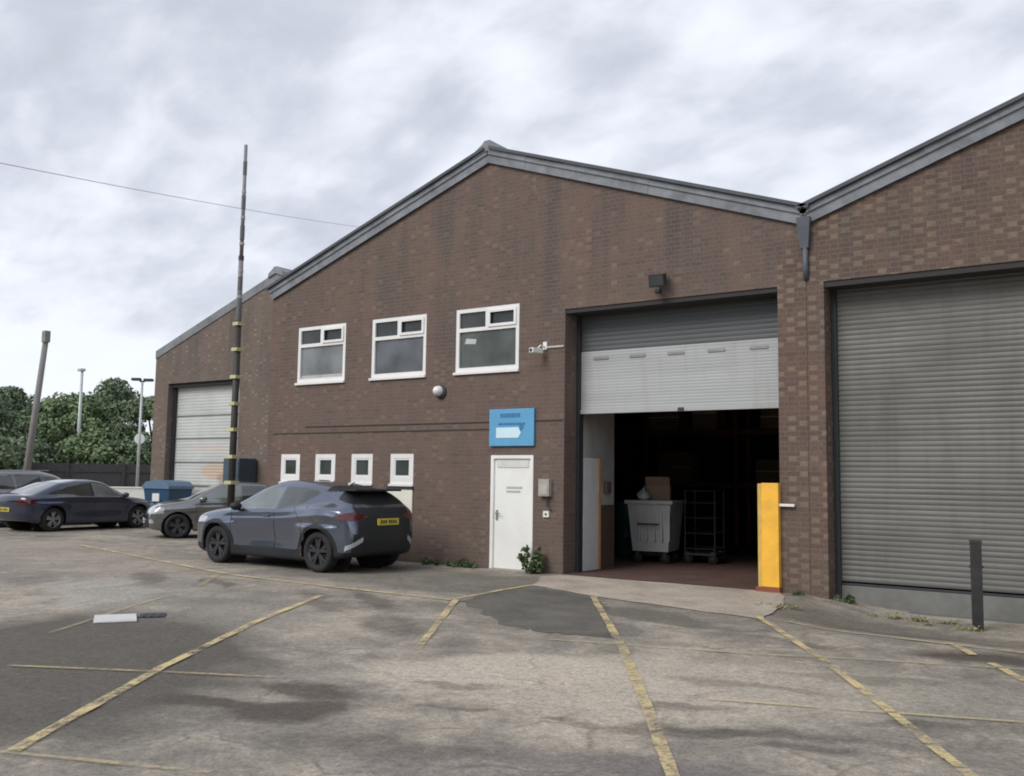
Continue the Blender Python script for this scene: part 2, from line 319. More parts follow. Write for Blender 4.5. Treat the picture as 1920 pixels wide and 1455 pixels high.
# ------------------------------------------------------------------ ground
def ground_material():
    t = NT('worn_tarmac'); P = t.pos()
    nv = t.n('ShaderNodeTexNoise'); nv.inputs['Scale'].default_value = 1.3; nv.inputs['Detail'].default_value = 5; t.l(P, nv.inputs['Vector'])
    vm = t.n('ShaderNodeVectorMath', operation='MULTIPLY_ADD'); t.l(nv.outputs[1], vm.inputs[0]); vm.inputs[1].default_value = (.9, .9, 0); 
    sub = t.n('ShaderNodeVectorMath', operation='ADD'); sub.inputs[1].default_value = (-.45, -.45, 0); t.l(P, sub.inputs[0]); t.l(sub.outputs[0], vm.inputs[2])
    V = vm.outputs[0]
    def blob(cx, cy, rx, ry, rot, soft=.35):
        mp = t.n('ShaderNodeMapping', vector_type='TEXTURE'); mp.inputs['Location'].default_value = (cx, cy, 0)
        mp.inputs['Rotation'].default_value = (0, 0, math.radians(rot)); mp.inputs['Scale'].default_value = (rx, ry, 50)
        t.l(V, mp.inputs[0]); g = t.n('ShaderNodeTexGradient', gradient_type='SPHERICAL'); t.l(mp.outputs[0], g.inputs[0])
        return t.mapr(g.outputs['Fac'], 0, soft)
    big = t.noise(P, .33, 6, .6, .5); mid = t.noise(P, 1.7, 7, .65, .6); fine = t.noise(P, 14, 5, .7); grit = t.noise(P, 90, 3, .7)
    v = t.math('ADD', t.math('MULTIPLY', big, .45), t.math('MULTIPLY', mid, .55))
    col = t.ramp(v, [(.36, (.155, .143, .125)), (.47, (.245, .225, .20)), (.56, (.36, .325, .28)), (.68, (.44, .40, .35))])
    # large areas of newer, darker tarmac and of pale worn surface, plus a painted sky reflection
    for (cx, cy, rx, ry, rot, s, c) in [
        (-8.1, -9.2, 3.4, 1.9, -38, .92, (.095, .088, .078)), (-11.5, -6.0, 3.2, 1.1, -35, .35, (.20, .20, .19)),
        (-9.0, -6.6, 2.0, .8, -35, .45, (.20, .195, .18)), (-5.6, -4.6, 1.3, .55, -28, .6, (.13, .13, .118)), (-5.3, -3.5, 1.1, .45, -12, .75, (.13, .125, .11)), (-7.0, -4.9, 1.6, .35, -30, .5, (.17, .16, .14)),
        (-10.5, -2.0, 5.5, 1.7, -4, .65, (.135, .13, .115)), (-3.1, -9.5, 1.4, .45, 30, .6, (.17, .155, .16)),
        (-2.7, -1.9, 2.6, .9, -12, .7, (.15, .135, .118)), (-.9, -3.9, 1.5, .5, -5, .55, (.14, .12, .10)),
        (-3.6, -6.9, 2.3, 1.4, 30, .55, (.50, .45, .39)), (-5.0, -7.4, 1.4, .8, 40, .7, (.50, .45, .39)),
        (-12.4, -6.3, 1.9, .75, -35, .5, (.40, .40, .38)), (-18, -3.5, 6, 1.8, -15, .5, (.30, .265, .23)),  # first pale patch: sky reflection put into the ground colour
        (-1.9, -6.2, 1.3, 1.0, 20, .4, (.37, .35, .30)), (-24, -6, 9, 2.2, -12, .5, (.27, .25, .23))]:
        col = t.mix(t.math('MULTIPLY', blob(cx, cy, rx, ry, rot, .3), s), col, (*c, 1))
    # oil stains and tyre scuffs
    for (cx, cy, rx, ry, rot, s) in [(-5.75, -9.55, .75, .22, 30, .9), (-5.15, -9.3, .65, .32, 55, .9), (-5.45, -8.85, .75, .22, 10, .85),
        (-1.55, -4.05, .75, .38, 5, .9), (-2.4, -7.9, .9, .16, 25, .5), (-3.0, -7.6, .5, .12, 30, .5), (-4.2, -3.8, .7, .2, 10, .45),
        (-1.9, -8.05, .35, .12, 40, .5), (-4.75, -7.95, .5, .1, 25, .5), (-4.3, -8.6, .3, .08, 35, .5), (-3.4, -8.5, .2, .08, 15, .5), (-2.6, -2.3, 1.3, .22, -12, .6), (-8.8, -4.6, 1.2, .2, -30, .6), (-12.0, -4.6, 1.0, .16, -25, .6), (-2.75, -8.2, .7, .2, 40, .5), (-1.5, -7.0, .5, .12, 25, .45), (-3.9, -9.6, .9, .3, 20, .45), (-7.2, -6.0, 1.1, .35, -40, .5),
        (-3.3, -4.3, .8, .15, -10, .4), (-2.9, -6.6, .9, .16, 12, .35), (-2.2, -5.7, .8, .14, 20, .35), (-13.2, -5.0, 1.4, .3, -40, .5), (-9.3, -5.1, 1.5, .22, -30, .45)]:
        col = t.mix(t.math('MULTIPLY', blob(cx, cy, rx, ry, rot, .45), s), col, (.085, .072, .062, 1))
    # crack network
    vr = t.n('ShaderNodeTexVoronoi', feature='DISTANCE_TO_EDGE'); vr.inputs['Scale'].default_value = .62; t.l(V, vr.inputs['Vector'])
    ck = t.mapr(vr.outputs['Distance'], .0, .022, 1, 0)
    ckm = t.math('MULTIPLY', ck, t.mapr(mid, .45, .60, 0, .55))
    col = t.mix(ckm, col, (.12, .105, .085, 1))
    col = t.mix(1.0, col, t.ramp(fine, [(.28, .74), (.72, 1.26)]), 'MULTIPLY')
    col = t.mix(1.0, col, t.ramp(grit, [(.3, .80), (.7, 1.20)]), 'MULTIPLY')
    sp_ = t.n('ShaderNodeTexVoronoi'); sp_.inputs['Scale'].default_value = 55; t.l(P, sp_.inputs['Vector'])
    col = t.mix(1.0, col, t.ramp(sp_.outputs['Color'], [(.1, .80), (.9, 1.20)]), 'MULTIPLY')
    pit = t.noise(P, 5.5, 6, .75, .3); col = t.mix(t.mapr(pit, .58, .70, 0, .5), col, (.13, .11, .09, 1))
    col = t.mix(1.0, col, (1.03, 1.0, .95, 1), 'MULTIPLY')
    t.l(col, t.p.inputs['Base Color'])
    t.l(t.mapr(big, .35, .65, .72, .95), t.p.inputs['Roughness']); t.p.inputs['Specular IOR Level'].default_value = .3
    t.bump(t.math('ADD', t.math('MULTIPLY', fine, .5), t.math('SUBTRACT', grit, ckm)), .45, .012)
    return t.m
M['ground'] = ground_material()
def make_ground():
    xs = [-900, -300, -120, -70, -40, -25]+[-20+.5*i for i in range(81)]+[30, 60, 200, 900]
    ys = [-400, -100, -40, -20]+[-16+.4*i for i in range(50)]+[8, 20, 50, 120, 300, 1200]
    v = [(x, y, gh(x, y) if y < 3 else gh(x, y)) for y in ys for x in xs]; w = len(xs)
    f = [(j*w+i, j*w+i+1, (j+1)*w+i+1, (j+1)*w+i) for j in range(len(ys)-1) for i in range(w-1)]
    tag(MB().add(v, f).build('ground', 'ground', smooth=True, fixn=False), kind='structure')
make_ground()

def sheet(name, poly, m, dz=.004, label=None, step=.35):
    bm = bmesh.new(); bm.faces.new([bm.verts.new((x, y, 0)) for x, y in poly])
    bmesh.ops.triangulate(bm, faces=bm.faces)
    for _ in range(4): bmesh.ops.subdivide_edges(bm, edges=[e for e in bm.edges if e.calc_length() > step], cuts=1, use_grid_fill=True)
    bmesh.ops.triangulate(bm, faces=bm.faces)
    for v in bm.verts: v.co.z = gh(v.co.x, v.co.y)+dz
    me = bpy.data.meshes.new(name); bmesh.ops.recalc_face_normals(bm, faces=bm.faces)
    bm.to_mesh(me); bm.free(); me.materials.append(M[m])
    o = bpy.data.objects.new(name, me); COL.objects.link(o); return tag(o, kind='structure')
def rough_poly(poly, amp=.05, n=7):
    out = []
    for i, (x, y) in enumerate(poly):
        x2, y2 = poly[(i+1) % len(poly)]
        for k in range(n):
            t = k/n; out.append((x+(x2-x)*t+random.uniform(-amp, amp), y+(y2-y)*t+random.uniform(-amp, amp)))
    return out
def tarmac_patch_mat(name, c1, c2):
    t = NT(name); P = t.pos(); n1 = t.noise(P, 1.4, 6, .65, .4); f = t.noise(P, 18, 5, .7); g = t.noise(P, 95, 3, .7)
    col = t.ramp(n1, [(.35, c1), (.68, c2)])
    col = t.mix(1.0, col, t.ramp(f, [(.28, .78), (.72, 1.22)]), 'MULTIPLY'); col = t.mix(1.0, col, t.ramp(g, [(.3, .8), (.7, 1.2)]), 'MULTIPLY')
    t.l(col, t.p.inputs['Base Color']); t.p.inputs['Roughness'].default_value = .88; t.p.inputs['Specular IOR Level'].default_value = .3
    t.bump(t.math('ADD', f, g), .4, .01); return t.m
M['patch'] = tarmac_patch_mat('dark_repair_tarmac', (.10, .093, .08), (.165, .153, .134))
M['apron'] = tarmac_patch_mat('concrete_apron', (.34, .29, .24), (.50, .43, .355))
sheet('tarmac_patch', rough_poly([(-7.87, -3.95), (-8.15, -1.80), (-6.75, -2.36), (-6.1, -3.2), (-4.88, -5.17), (-5.36, -5.35), (-6.1, -5.27)], .09, 12), 'patch', .004)
sheet('concrete_apron', rough_poly([(-8.2, -1.74), (-8.75, -.6), (-8.716, -.004), (-4.9, -.004), (-4.45, -1.14), (-4.15, -2.85), (-5.09, -2.71), (-6.81, -2.29)], .03, 5), 'apron', .008)

# painted lines
def paint_mat():
    t = NT('worn_yellow_line_paint'); P = t.pos()
    n1 = t.noise(P, 2.1, 6, .7, .4); n2 = t.noise(P, 22, 5, .75)
    v = t.math('ADD', t.math('MULTIPLY', n1, .6), t.math('MULTIPLY', n2, .4))
    col = t.ramp(n1, [(.35, (.58, .47, .28)), (.65, (.64, .50, .22))])
    col = t.mix(t.mapr(n2, .4, .65, 0, .35), col, (.42, .38, .31, 1))
    t.l(col, t.p.inputs['Base Color']); t.p.inputs['Roughness'].default_value = .8
    tr = t.n('ShaderNodeBsdfTransparent'); mx = t.n('ShaderNodeMixShader')
    at = t.n('ShaderNodeObjectInfo')
    thr = t.math('MULTIPLY', t.mapr(v, .40, .55), at.outputs['Alpha'])
    t.l(t.math('MINIMUM', thr, .97), mx.inputs[0]); t.l(tr.outputs[0], mx.inputs[1]); t.l(t.p.outputs[0], mx.inputs[2]); t.l(mx.outputs[0], t.out.inputs[0])
    return t.m
M['paint'] = paint_mat()
def line(pts, w=.10, a=1.0):
    w *= .8; left = []; right = []
    for i, p in enumerate(pts):
        a0 = Vector(pts[max(i-1, 0)]); a1 = Vector(pts[min(i+1, len(pts)-1)]); d = (a1-a0).normalized(); nrm = Vector((-d.y, d.x))*w/2
        left.append(Vector(p)+nrm); right.append(Vector(p)-nrm)
    o = []; fs = []; cnt = 0
    for i in range(len(pts)-1):
        n = max(2, int((Vector(pts[i+1])-Vector(pts[i])).length/.25))
        for k in range(n+1):
            t = k/n
            for S in (left, right):
                q = S[i].lerp(S[i+1], t); j = random.uniform(-.006, .006); o.append((q.x+j, q.y+j, gh(q.x, q.y)+.0125))
        for k in range(n): b = cnt+2*k; fs.append((b, b+1, b+3, b+2))
        cnt += 2*(n+1)
    ob = MB().add(o, fs).build('painted_line', 'paint', fixn=False); ob.color = (1, 1, 1, a); tag(ob, kind='structure')
line([(-5.62, -11.04), (-7.05, -9.05), (-8.4, -6.95), (-9.61, -4.79)], .11, 1.0)
line([(-7.97, -3.9), (-5.95, -7.05)], .10, .95)
line([(-6.74, -2.38), (-4.45, -5.75), (-2.52, -8.81), (-1.5, -10.5)], .11, 1.0)
line([(-4.28, -2.63), (-2.6, -5.3), (-1.18, -7.77), (.3, -10.4)], .10, .98)
line([(-20.31, -1.96), (-12.72, -3.83), (-10.3, -3.95), (-8.01, -3.95)], .14, 1.0)
line([(-8.01, -3.9), (-8.14, -2.7), (-8.17, -1.8)], .10, .95)
line([(-12.9, -3.9), (-11.71, -5.16)], .12, .5)
line([(-8.08, -9.78), (-6.9, -9.15), (-6.0, -8.7)], .07, .55)
line([(-9.4, -8.7), (-10.49, -7.11), (-11.04, -6.2)], .08, .4)
line([(-2.03, -3.15), (-1.68, -3.87)], .10, .95)
line([(-1.47, -4.22), (-1.1, -4.94)], .10, .95)
line([(-3.9, -2.62), (-3.27, -3.01), (-2.43, -3.2), (-1.2, -3.4)], .09, .95)
line([(-5.3, -5.75), (-4.4, -5.5), (-3.19, -5.13), (-2.45, -4.79), (-1.0, -4.3)], .07, .5)
line([(-2.95, -7.22), (-1.97, -6.88), (-.8, -6.45)], .06, .6)
line([(-5.67, -11.08), (-4.4, -10.6)], .06, .6)

# ------------------------------------------------------------------ industrial units
EAVE, APEX = 5.60, 7.66
def gable_z(X, x0, x1):
    xm = (x0+x1)/2; return EAVE+(APEX-EAVE)*(1-abs(X-xm)/((x1-x0)/2))
def wall_mb(x0, x1, y, holes, thick=.34, reveal=None):
    """front wall of one unit: gable outline with rectangular openings (x0,x1,z0,z1,depth)"""
    mb = MB(); xs = sorted({x0, x1, (x0+x1)/2, *[h[0] for h in holes], *[h[1] for h in holes]})
    for a, b in zip(xs[:-1], xs[1:]):
        m = (a+b)/2; hs = sorted([h for h in holes if h[0] <= m <= h[1]], key=lambda h: h[2]); z = -.6
        for h in hs:
            if h[2] > z: mb.quad((a, y, z), (b, y, z), (b, y, h[2]), (a, y, h[2]))
            z = h[3]
        mb.quad((a, y, z), (b, y, z), (b, y, gable_z(b, x0, x1)), (a, y, gable_z(a, x0, x1)))
    for (a, b, c, d, dep) in holes:
        mb.quad((a, y, c), (a, y+dep, c), (a, y+dep, d), (a, y, d)); mb.quad((b, y, c), (b, y, d), (b, y+dep, d), (b, y+dep, c))
        mb.quad((a, y, d), (a, y+dep, d), (b, y+dep, d), (b, y, d))
        if c > 0: mb.quad((a, y, c), (b, y, c), (b, y+dep, c), (a, y+dep, c))
    return mb
def slats(x0, x1, z0, z1, y, pitch=.085, depth=.018, seg=4):
    o = []; n = int((z1-z0)/pitch)*seg
    for i in range(n+1):
        z = z0+(z1-z0)*i/n; ph = (i % seg)/seg
        yy = y-depth*math.sin(PI*ph)
        o += [(x0, yy, z), (x1, yy, z)]
    return MB().add(o, [(2*i, 2*i+1, 2*i+3, 2*i+2) for i in range(n)])
def side_shell(root, x0, x1, y0, y1, brick, left=True, right=True):
    mb = MB()
    if left: mb.quad((x0, y0, -.6), (x0, y0, EAVE), (x0, y1, EAVE), (x0, y1, -.6))
    if right: mb.quad((x1, y0, -.6), (x1, y0, EAVE), (x1, y1, EAVE), (x1, y1, -.6))
    xm = (x0+x1)/2
    mb.add([(x0, y1, -.6), (x1, y1, -.6), (x1, y1, EAVE), (xm, y1, APEX), (x0, y1, EAVE)], [(0, 1, 2, 3, 4)])
    mb.build('side_wall', brick, root)
def roof(root, x0, x1, y0, y1, segs_l, segs_r, barge=True, ov=.0):
    xm = (x0+x1)/2; sl = math.atan2(APEX-EAVE, xm-x0); nx, nz = math.sin(sl), math.cos(sl)
    for side in (-1, 1):
        xa = x0-ov if side < 0 else x1+ov
        n = 60; o = []; fs = []; per = .146*2
        ny = int((y1-y0)/per*6)
        # corrugated sheet, corrugations running down the slope
        for j in range(ny+1):
            yy = y0+(y1-y0)*j/ny; hgt = .026*math.sin(2*PI*j/6)
            for (X, Z) in ((xa, EAVE), (xm, APEX)):
                o.append((X+(-nx if side < 0 else nx)*(.10+hgt)*1.0, yy, Z+nz*(.10+hgt)))
        fs = [(2*j, 2*j+1, 2*j+3, 2*j+2) for j in range(ny)]
        MB().add(o, fs).build('roof_sheet', 'sheet', root, smooth=True)
        # underside lining keeps the daylight out
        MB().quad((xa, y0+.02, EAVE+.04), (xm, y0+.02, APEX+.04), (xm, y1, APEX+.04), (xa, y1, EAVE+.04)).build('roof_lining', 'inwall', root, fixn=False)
        if barge:
            segs = segs_l if side < 0 else segs_r
            for i in range(len(segs)-1):
                t0, t1 = segs[i], segs[i+1]
                lift = .012*(i % 2); dy = .006*(i % 2)
                def P(t, h, y): 
                    X = xa+(xm-xa)*t; Z = EAVE+(APEX-EAVE)*t
                    s = -1 if side < 0 else 1
                    return (X+s*nx*h, y, Z+nz*h)
                sec = [(-.085, y0-.035-dy), (.05, y0-.045-dy), (.065, y0-.075-dy), (.15+lift, y0-.075-dy), (.165+lift, y0-.05-dy), (.165+lift, y0+.22)]
                o = [P(t0-.002, h, y) for h, y in sec]+[P(t1+.002, h, y) for h, y in sec]; k = len(sec)
                fs = [(a, a+1, a+1+k, a+k) for a in range(k-1)]+[tuple(range(k)), tuple(range(2*k-1, k-1, -1))]
                MB().add(o, fs).build('barge_board', 'barge', root)
            sgn = -1 if side < 0 else 1
            def Q(t, h, y): return (xa+(xm-xa)*t+sgn*nx*h, y, EAVE+(APEX-EAVE)*t+nz*h)
            o = [Q(t, h, y) for t in (-.005, 1) for h, y in ((.160, y0-.13), (.160, y0+.25), (.215, y0+.25), (.215, y0-.13))]
            MB().add(o, [(0, 1, 2, 3), (4, 5, 6, 7), (0, 1, 5, 4), (1, 2, 6, 5), (2, 3, 7, 6), (3, 0, 4, 7)]).build('verge_sheet', 'verge', root)
    # ridge
    mb = MB(); prof = [(-.34, -.02), (-.30, .12), (-.13, .235), (-.06, .30), (.06, .30), (.13, .235), (.30, .12), (.34, -.02), (.0, .10)]
    mb.prism([(xm+a, APEX+b+.03) for a, b in prof], y0-.085, y1); mb.build('ridge_cap', 'barge', root)
def frame_ring(mb, x0, x1, z0, z1, w, y0, y1, bot=None):
    b = bot if bot else w
    mb.box(x0, x0+w, y0, y1, z0, z1); mb.box(x1-w, x1, y0, y1, z0, z1)
    mb.box(x0+w, x1-w, y0, y1, z1-w, z1); mb.box(x0+w, x1-w, y0, y1, z0, z0+b)

XL, XR = -16.39, -4.46      # the middle unit
main = thing('industrial_unit', 'brown brick gabled unit in the middle with white windows and half raised grey shutter', 'warehouse', (XL, 0, 0))
def local(parent, mbo): return mbo
def place(root):            # meshes are written in world coordinates; give children the matching offset
    for c in root.children:
        if c.parent == root: c.location = c.location-root.location
W3 = [(-15.52, -14.09), (-13.34, -11.90), (-11.16, -9.70)]
S4 = [(-15.93, -15.34), (-14.87, -14.28), (-13.82, -13.23), (-12.75, -12.15)]
OP = (-8.716, -4.898, 0, 4.617)
DOOR = (-10.28, -9.35, 0, 2.05)
holes = [(*OP[:2], -.6, OP[3], .50), (DOOR[0], DOOR[1], -.6, DOOR[3], .09)]
holes += [(a, b, 3.60, 4.82, .07) for a, b in W3]+[(a, b, 1.48, 2.085, .06) for a, b in S4]
wall_mb(XL, XR, 0, holes).build('wall', 'brick', main)
side_shell(main, XL, XR, 0, 16, 'brick')
roof(main, XL, XR, -.02, 16, [0, .34, .70, 1], [0, .44, .72, .86, 1])
# back of front wall (inside face) above the opening and the dark lining
MB().quad((XL, .56, OP[3]), (XR, .56, OP[3]), (XR, .56, EAVE), (XL, .56, EAVE)).build('inner_lining', 'inwall', main, fixn=False)
# upper windows
for i, (a, b) in enumerate(W3):
    z0, z1 = 3.60, 4.82; mb = MB(); frame_ring(mb, a, b, z0, z1, .075, .005, .075, .095)
    zt = z1-.44; mb.box(a+.075, b-.075, .006, .074, zt, zt+.07)
    xm = (a+b)/2; mb.box(xm-.04, xm+.04, .007, .073, zt+.07, z1-.075)
    # opening casements stand proud of the frame
    for (p, q) in (((a+.075, xm-.04),) if False else ((xm+.04, b-.075),)):
        frame_ring(mb, p-.012, q+.012, zt+.058, z1-.063, .05, -.018, .004)
    f = mb.build('window', 'upvc', main)
    MB().box(a+.075, b-.075, .045, .06, z0+.095, zt).build('pane', ['pane_a', 'pane_b', 'pane_c'][i], f)
    MB().box(a+.075, xm-.04, .045, .06, zt+.07, z1-.075).build('pane', 'pane_top', f)
    MB().box(xm+.04, b-.075, .045, .06, zt+.07, z1-.075).build('pane', 'pane_top', f)
    MB().box(a-.02, b+.02, -.05, .004, z0-.035, z0+.012).build('sill', 'upvc', f)
    if i == 2: MB().add([(-10.98, .043, 4.16), (-10.72, .043, 4.14), (-10.70, .043, 4.23), (-10.94, .043, 4.26)], [(0, 1, 2, 3)]).build('pale_pane_patch', 'grey_print', f, fixn=False)  # pale patch on the right-hand pane
    if i == 0: MB().box(a+.08, b-.08, .040, .044, z0+.10, z0+.17).build('blind_edge', 'inpale', f)
# small windows
for i, (a, b) in enumerate(S4):
    z0, z1 = 1.48, 2.085; mb = MB(); frame_ring(mb, a, b, z0, z1, .09, .004, .06, .145)
    frame_ring(mb, a+.09, b-.09, z0+.145, z1-.09, .035, .012, .055)
    f = mb.build('small_window', 'upvc', main)
    MB().box(a+.125, b-.125, .035, .045, z0+.18, z1-.125).build('pane', 'pane_small', f)
    MB().box(a-.015, b+.015, -.035, .003, z0-.03, z0+.012).build('sill', 'upvc', f)
MB().box(-12.79, -12.14, -.03, -.002, .93, 1.385, .006).build('infill_board', 'cream', main)
MB().box(-12.80, -12.13, -.04, -.001, 1.39, 1.43).build('board_trim', 'steel_dk', main)
# soldier course and slot lines across the wall
for (xa, xb, z) in ((-15.2, -8.75, 2.66), (-16.2, -9.6, 2.53)):
    MB().box(xa, xb, -.012, -.001, z-.011, z+.011).build('cable', M['mastdark'], main)
# door
dr = MB(); dr.box(DOOR[0]+.06, DOOR[1]-.06, .035, .08, .02, DOOR[3]-.06, .004)
dr = dr.build('door', 'white', main)
mb = MB(); mb.box(DOOR[0], DOOR[0]+.06, -.008, .088, 0, DOOR[3]); mb.box(DOOR[1]-.06, DOOR[1], -.008, .088, 0, DOOR[3]); mb.box(DOOR[0]+.06, DOOR[1]-.06, -.008, .088, DOOR[3]-.06, DOOR[3])
mb.build('door_frame', 'white', dr)
MB().box(DOOR[0]+.12, DOOR[1]-.12, .022, .034, DOOR[3]-.22, DOOR[3]-.10, .003).build('weather_bar', mat('pale_grey', (.66, .66, .64), .5), dr)
mb = MB()
for k, wd in enumerate((.34, .30)): mb.box(-9.95, -9.95+wd, .026, .033, 1.455-.07*k, 1.49-.07*k)
mb.build('notice', 'grey_print', dr)
mb = MB(); mb.box(-10.17, -10.13, .015, .034, .88, 1.06, .004); mb.tube([(-10.15, .02, 1.0), (-10.15, -.03, 1.0), (-10.04, -.035, 1.0)], .009, 8)
mb.build('handle', 'steel', dr)
MB().box(DOOR[0], DOOR[1], -.05, .12, -.05, .018).build('threshold', 'conc', dr)
# roller shutter, partly raised
SX0, SX1 = -8.70, -4.91; SY = .46
sh = slats(SX0, SX1, 2.86, 3.90, SY, .052, .003).build('roller_shutter', 'shut', main)
slats(SX0, SX1, 3.90, OP[3]+.25, SY+.01, .075, .004).build('upper_curtain', 'shut_shade', sh)
MB().box(SX0, SX1, SY-.025, SY+.03, 2.79, 2.86, .004).build('bottom_rail', 'shut', sh)
for k in range(5): 
    a = SX0+.30+k*.72
    MB().box(a, a+.30, SY-.018, SY-.009, 3.745, 3.79).build('vent_slot', 'steel', sh)
MB().box(-6.76, -6.66, SY-.05, SY-.026, 2.78, 2.85, .004).build('lock', 'steel_dk', sh)
MB().box(SX0-.01, SX0+.05, .40, .54, 0, 4.6).build('guide_rail', 'steel_dk', main)
MB().box(SX1-.06, SX1+.003, .40, .54, 0, 4.6).build('guide_rail', 'steel_dk', main)
MB().box(OP[0]-.0, OP[1]+.0, .02, .44, OP[3]-.075, OP[3]-.004).build('recess_shade_bar', 'recess_shade_bar', main)
# interior
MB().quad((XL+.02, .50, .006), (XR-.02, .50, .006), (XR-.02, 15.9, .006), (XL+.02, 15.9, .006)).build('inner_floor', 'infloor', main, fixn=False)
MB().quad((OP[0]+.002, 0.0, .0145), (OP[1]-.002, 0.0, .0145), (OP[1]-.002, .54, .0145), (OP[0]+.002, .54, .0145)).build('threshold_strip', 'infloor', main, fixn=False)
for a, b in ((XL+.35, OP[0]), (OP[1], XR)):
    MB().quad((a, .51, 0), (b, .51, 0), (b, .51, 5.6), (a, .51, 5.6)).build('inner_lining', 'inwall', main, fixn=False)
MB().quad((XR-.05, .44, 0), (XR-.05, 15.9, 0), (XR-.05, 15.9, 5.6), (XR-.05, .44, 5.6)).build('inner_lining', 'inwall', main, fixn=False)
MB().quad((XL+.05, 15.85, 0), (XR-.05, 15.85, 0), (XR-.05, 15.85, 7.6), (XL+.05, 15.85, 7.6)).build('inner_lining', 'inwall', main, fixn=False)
ip = MB().box(-9.1, -8.69, .56, 1.76, 0, 2.95, .01).build('partition_wall', 'inpale', main)
MB().box(-8.687, -8.650, .58, 1.08, .02, 2.02, .006).build('inner_door', mat('inner_door_white', (.66, .66, .66), .5, var=.06), ip)
MB().box(-8.685, -8.630, 1.085, 1.16, .02, 2.02).build('wood_jamb', 'wood', ip)
MB().box(-8.686, -8.665, 1.18, 1.70, .02, 1.17).build('dado_panel', mat('brown_dado', (.10, .065, .05), .7), ip)
MB().box(-8.687, -8.610, 1.34, 1.52, 1.38, 1.60, .01).build('fuse_box', mat('brown_box', (.13, .09, .085), .6), ip)
place(main)

# right unit
RX0, RX1 = -4.46, 7.47
ru = thing('industrial_unit', 'brick gabled unit at the right edge with a closed grey-green roller shutter', 'warehouse', (RX0, 0, 0))
RO = (-4.197, 3.2, -.6, 4.625)
wall_mb(RX0, RX1, .001, [(*RO, .46)]).build('wall', 'brick_right', ru)
side_shell(ru, RX0, RX1, 0.001, 16, 'brick_right', left=False)
roof(ru, RX0, RX1, -.02, 16, [0, .30, .52, .74, 1], [0, .5, 1])
s2 = slats(RO[0]+.02, RO[1]-.02, .20, 4.9, .40, .075, .010).build('roller_shutter', 'shut_r', ru)
MB().box(RO[0]+.05, RO[1]-.02, .385, .42, .14, .175, .004).build('bottom_rail', 'steel_dk', s2)
MB().box(RO[0]+.05, RO[1]-.02, .378, .425, -.20, .138, .006).build('bottom_plate', mat('bottom_plate_grey', (.175, .175, .162), .6, dirt=(.12, .12, .10), dirt_amt=.8), s2)
MB().box(RO[0]+.003, RO[0]+.08, .33, .46, -.3, 4.6).build('guide_rail', 'steel_dk', ru)
MB().box(RO[0]+.0, RO[1]-.0, .02, .37, 4.54, 4.622).build('recess_shade_bar', 'recess_shade_bar', ru)
MB().box(RO[0]-.0, RO[1], .20, .60, -.5, -.163).build('sill_step', 'shut_r', ru)
place(ru)
# the brick pier between the openings carries the buff flecked brick of the right-hand unit
MB().box(OP[1], RX0+.0, -.008, -.001, -.5, EAVE-.35).build('pier_facing', 'brick_right', ru).location = (-RX0, 0, 0)

# left unit, set back
LX0, LX1, LY = -28.30, -16.42, 5.24
lu = thing('industrial_unit', 'set back brick unit on the left with a pale stained roller shutter', 'warehouse', (LX0, LY, 0))
LO = (-27.55, -23.9, -.6, 4.62)
wall_mb(LX0, LX1, LY, [(*LO, .40)]).build('wall', 'brick_left', lu)
side_shell(lu, LX0, LX1, LY, LY+14, 'brick_left')
roof(lu, LX0, LX1, LY-.0, LY+14, [0, .5, 1], [0, .5, 1], barge=False)
def stained_shutter():
    t = NT('stained_pale_shutter'); P = t.pos(); n = t.noise(P, 1.1, 5, .6); sp = t.n('ShaderNodeSeparateXYZ'); t.l(P, sp.inputs[0])
    mp = t.n('ShaderNodeMapping'); mp.inputs['Scale'].default_value = (.4, 1, 5); t.l(P, mp.inputs[0]); n2 = t.noise(mp.outputs[0], 1.3, 5, .6)
    col = t.ramp(n, [(.3, (.47, .49, .47)), (.7, (.58, .59, .56))]); col = t.mix(t.mapr(n2, .55, .75, 0, .5), col, (.36, .34, .31, 1))
    for (x, z, rx, rz, c, s) in ((-25.3, 1.72, 1.0, .34, (.55, .38, .25), .7), (-24.9, 1.5, .45, .2, (.34, .20, .13), .6), (-25.4, 2.45, 1.7, .13, (.60, .47, .40), .5)):
        m2 = t.n('ShaderNodeMapping', vector_type='TEXTURE'); m2.inputs['Location'].default_value = (x, LY, z); m2.inputs['Scale'].default_value = (rx, 9, rz)
        t.l(P, m2.inputs[0]); g = t.n('ShaderNodeTexGradient', gradient_type='SPHERICAL'); t.l(m2.outputs[0], g.inputs[0])
        col = t.mix(t.math('MULTIPLY', t.mapr(t.math('MULTIPLY', g.outputs['Fac'], t.mapr(n2, .3, .6, .4, 1.2)), .05, .35), s), col, (*c, 1))
    t.l(col, t.p.inputs['Base Color']); t.p.inputs['Roughness'].default_value = .5; return t.m
M['shut_l'] = stained_shutter()
s3 = slats(LO[0]+.05, LO[1]-.05, .05, 4.9, LY+.33, .10, .008).build('roller_shutter', 'shut_l', lu)
for z in (1.25, 2.02, 2.8, 3.55): MB().box(LO[0]+.06, LO[1]-.06, LY+.292, LY+.308, z-.016, z+.016).build('slat_joint', 'steel', s3)
MB().box(LO[0]+.003, LO[0]+.09, LY+.22, LY+.36, 0, 4.6).build('guide_rail', 'steel_dk', lu)
MB().box(LO[0]+.003, LO[1]-.003, LY+.10, LY+.30, 4.50, 4.615).build('recess_shade_bar', 'recess_shade_bar', lu)
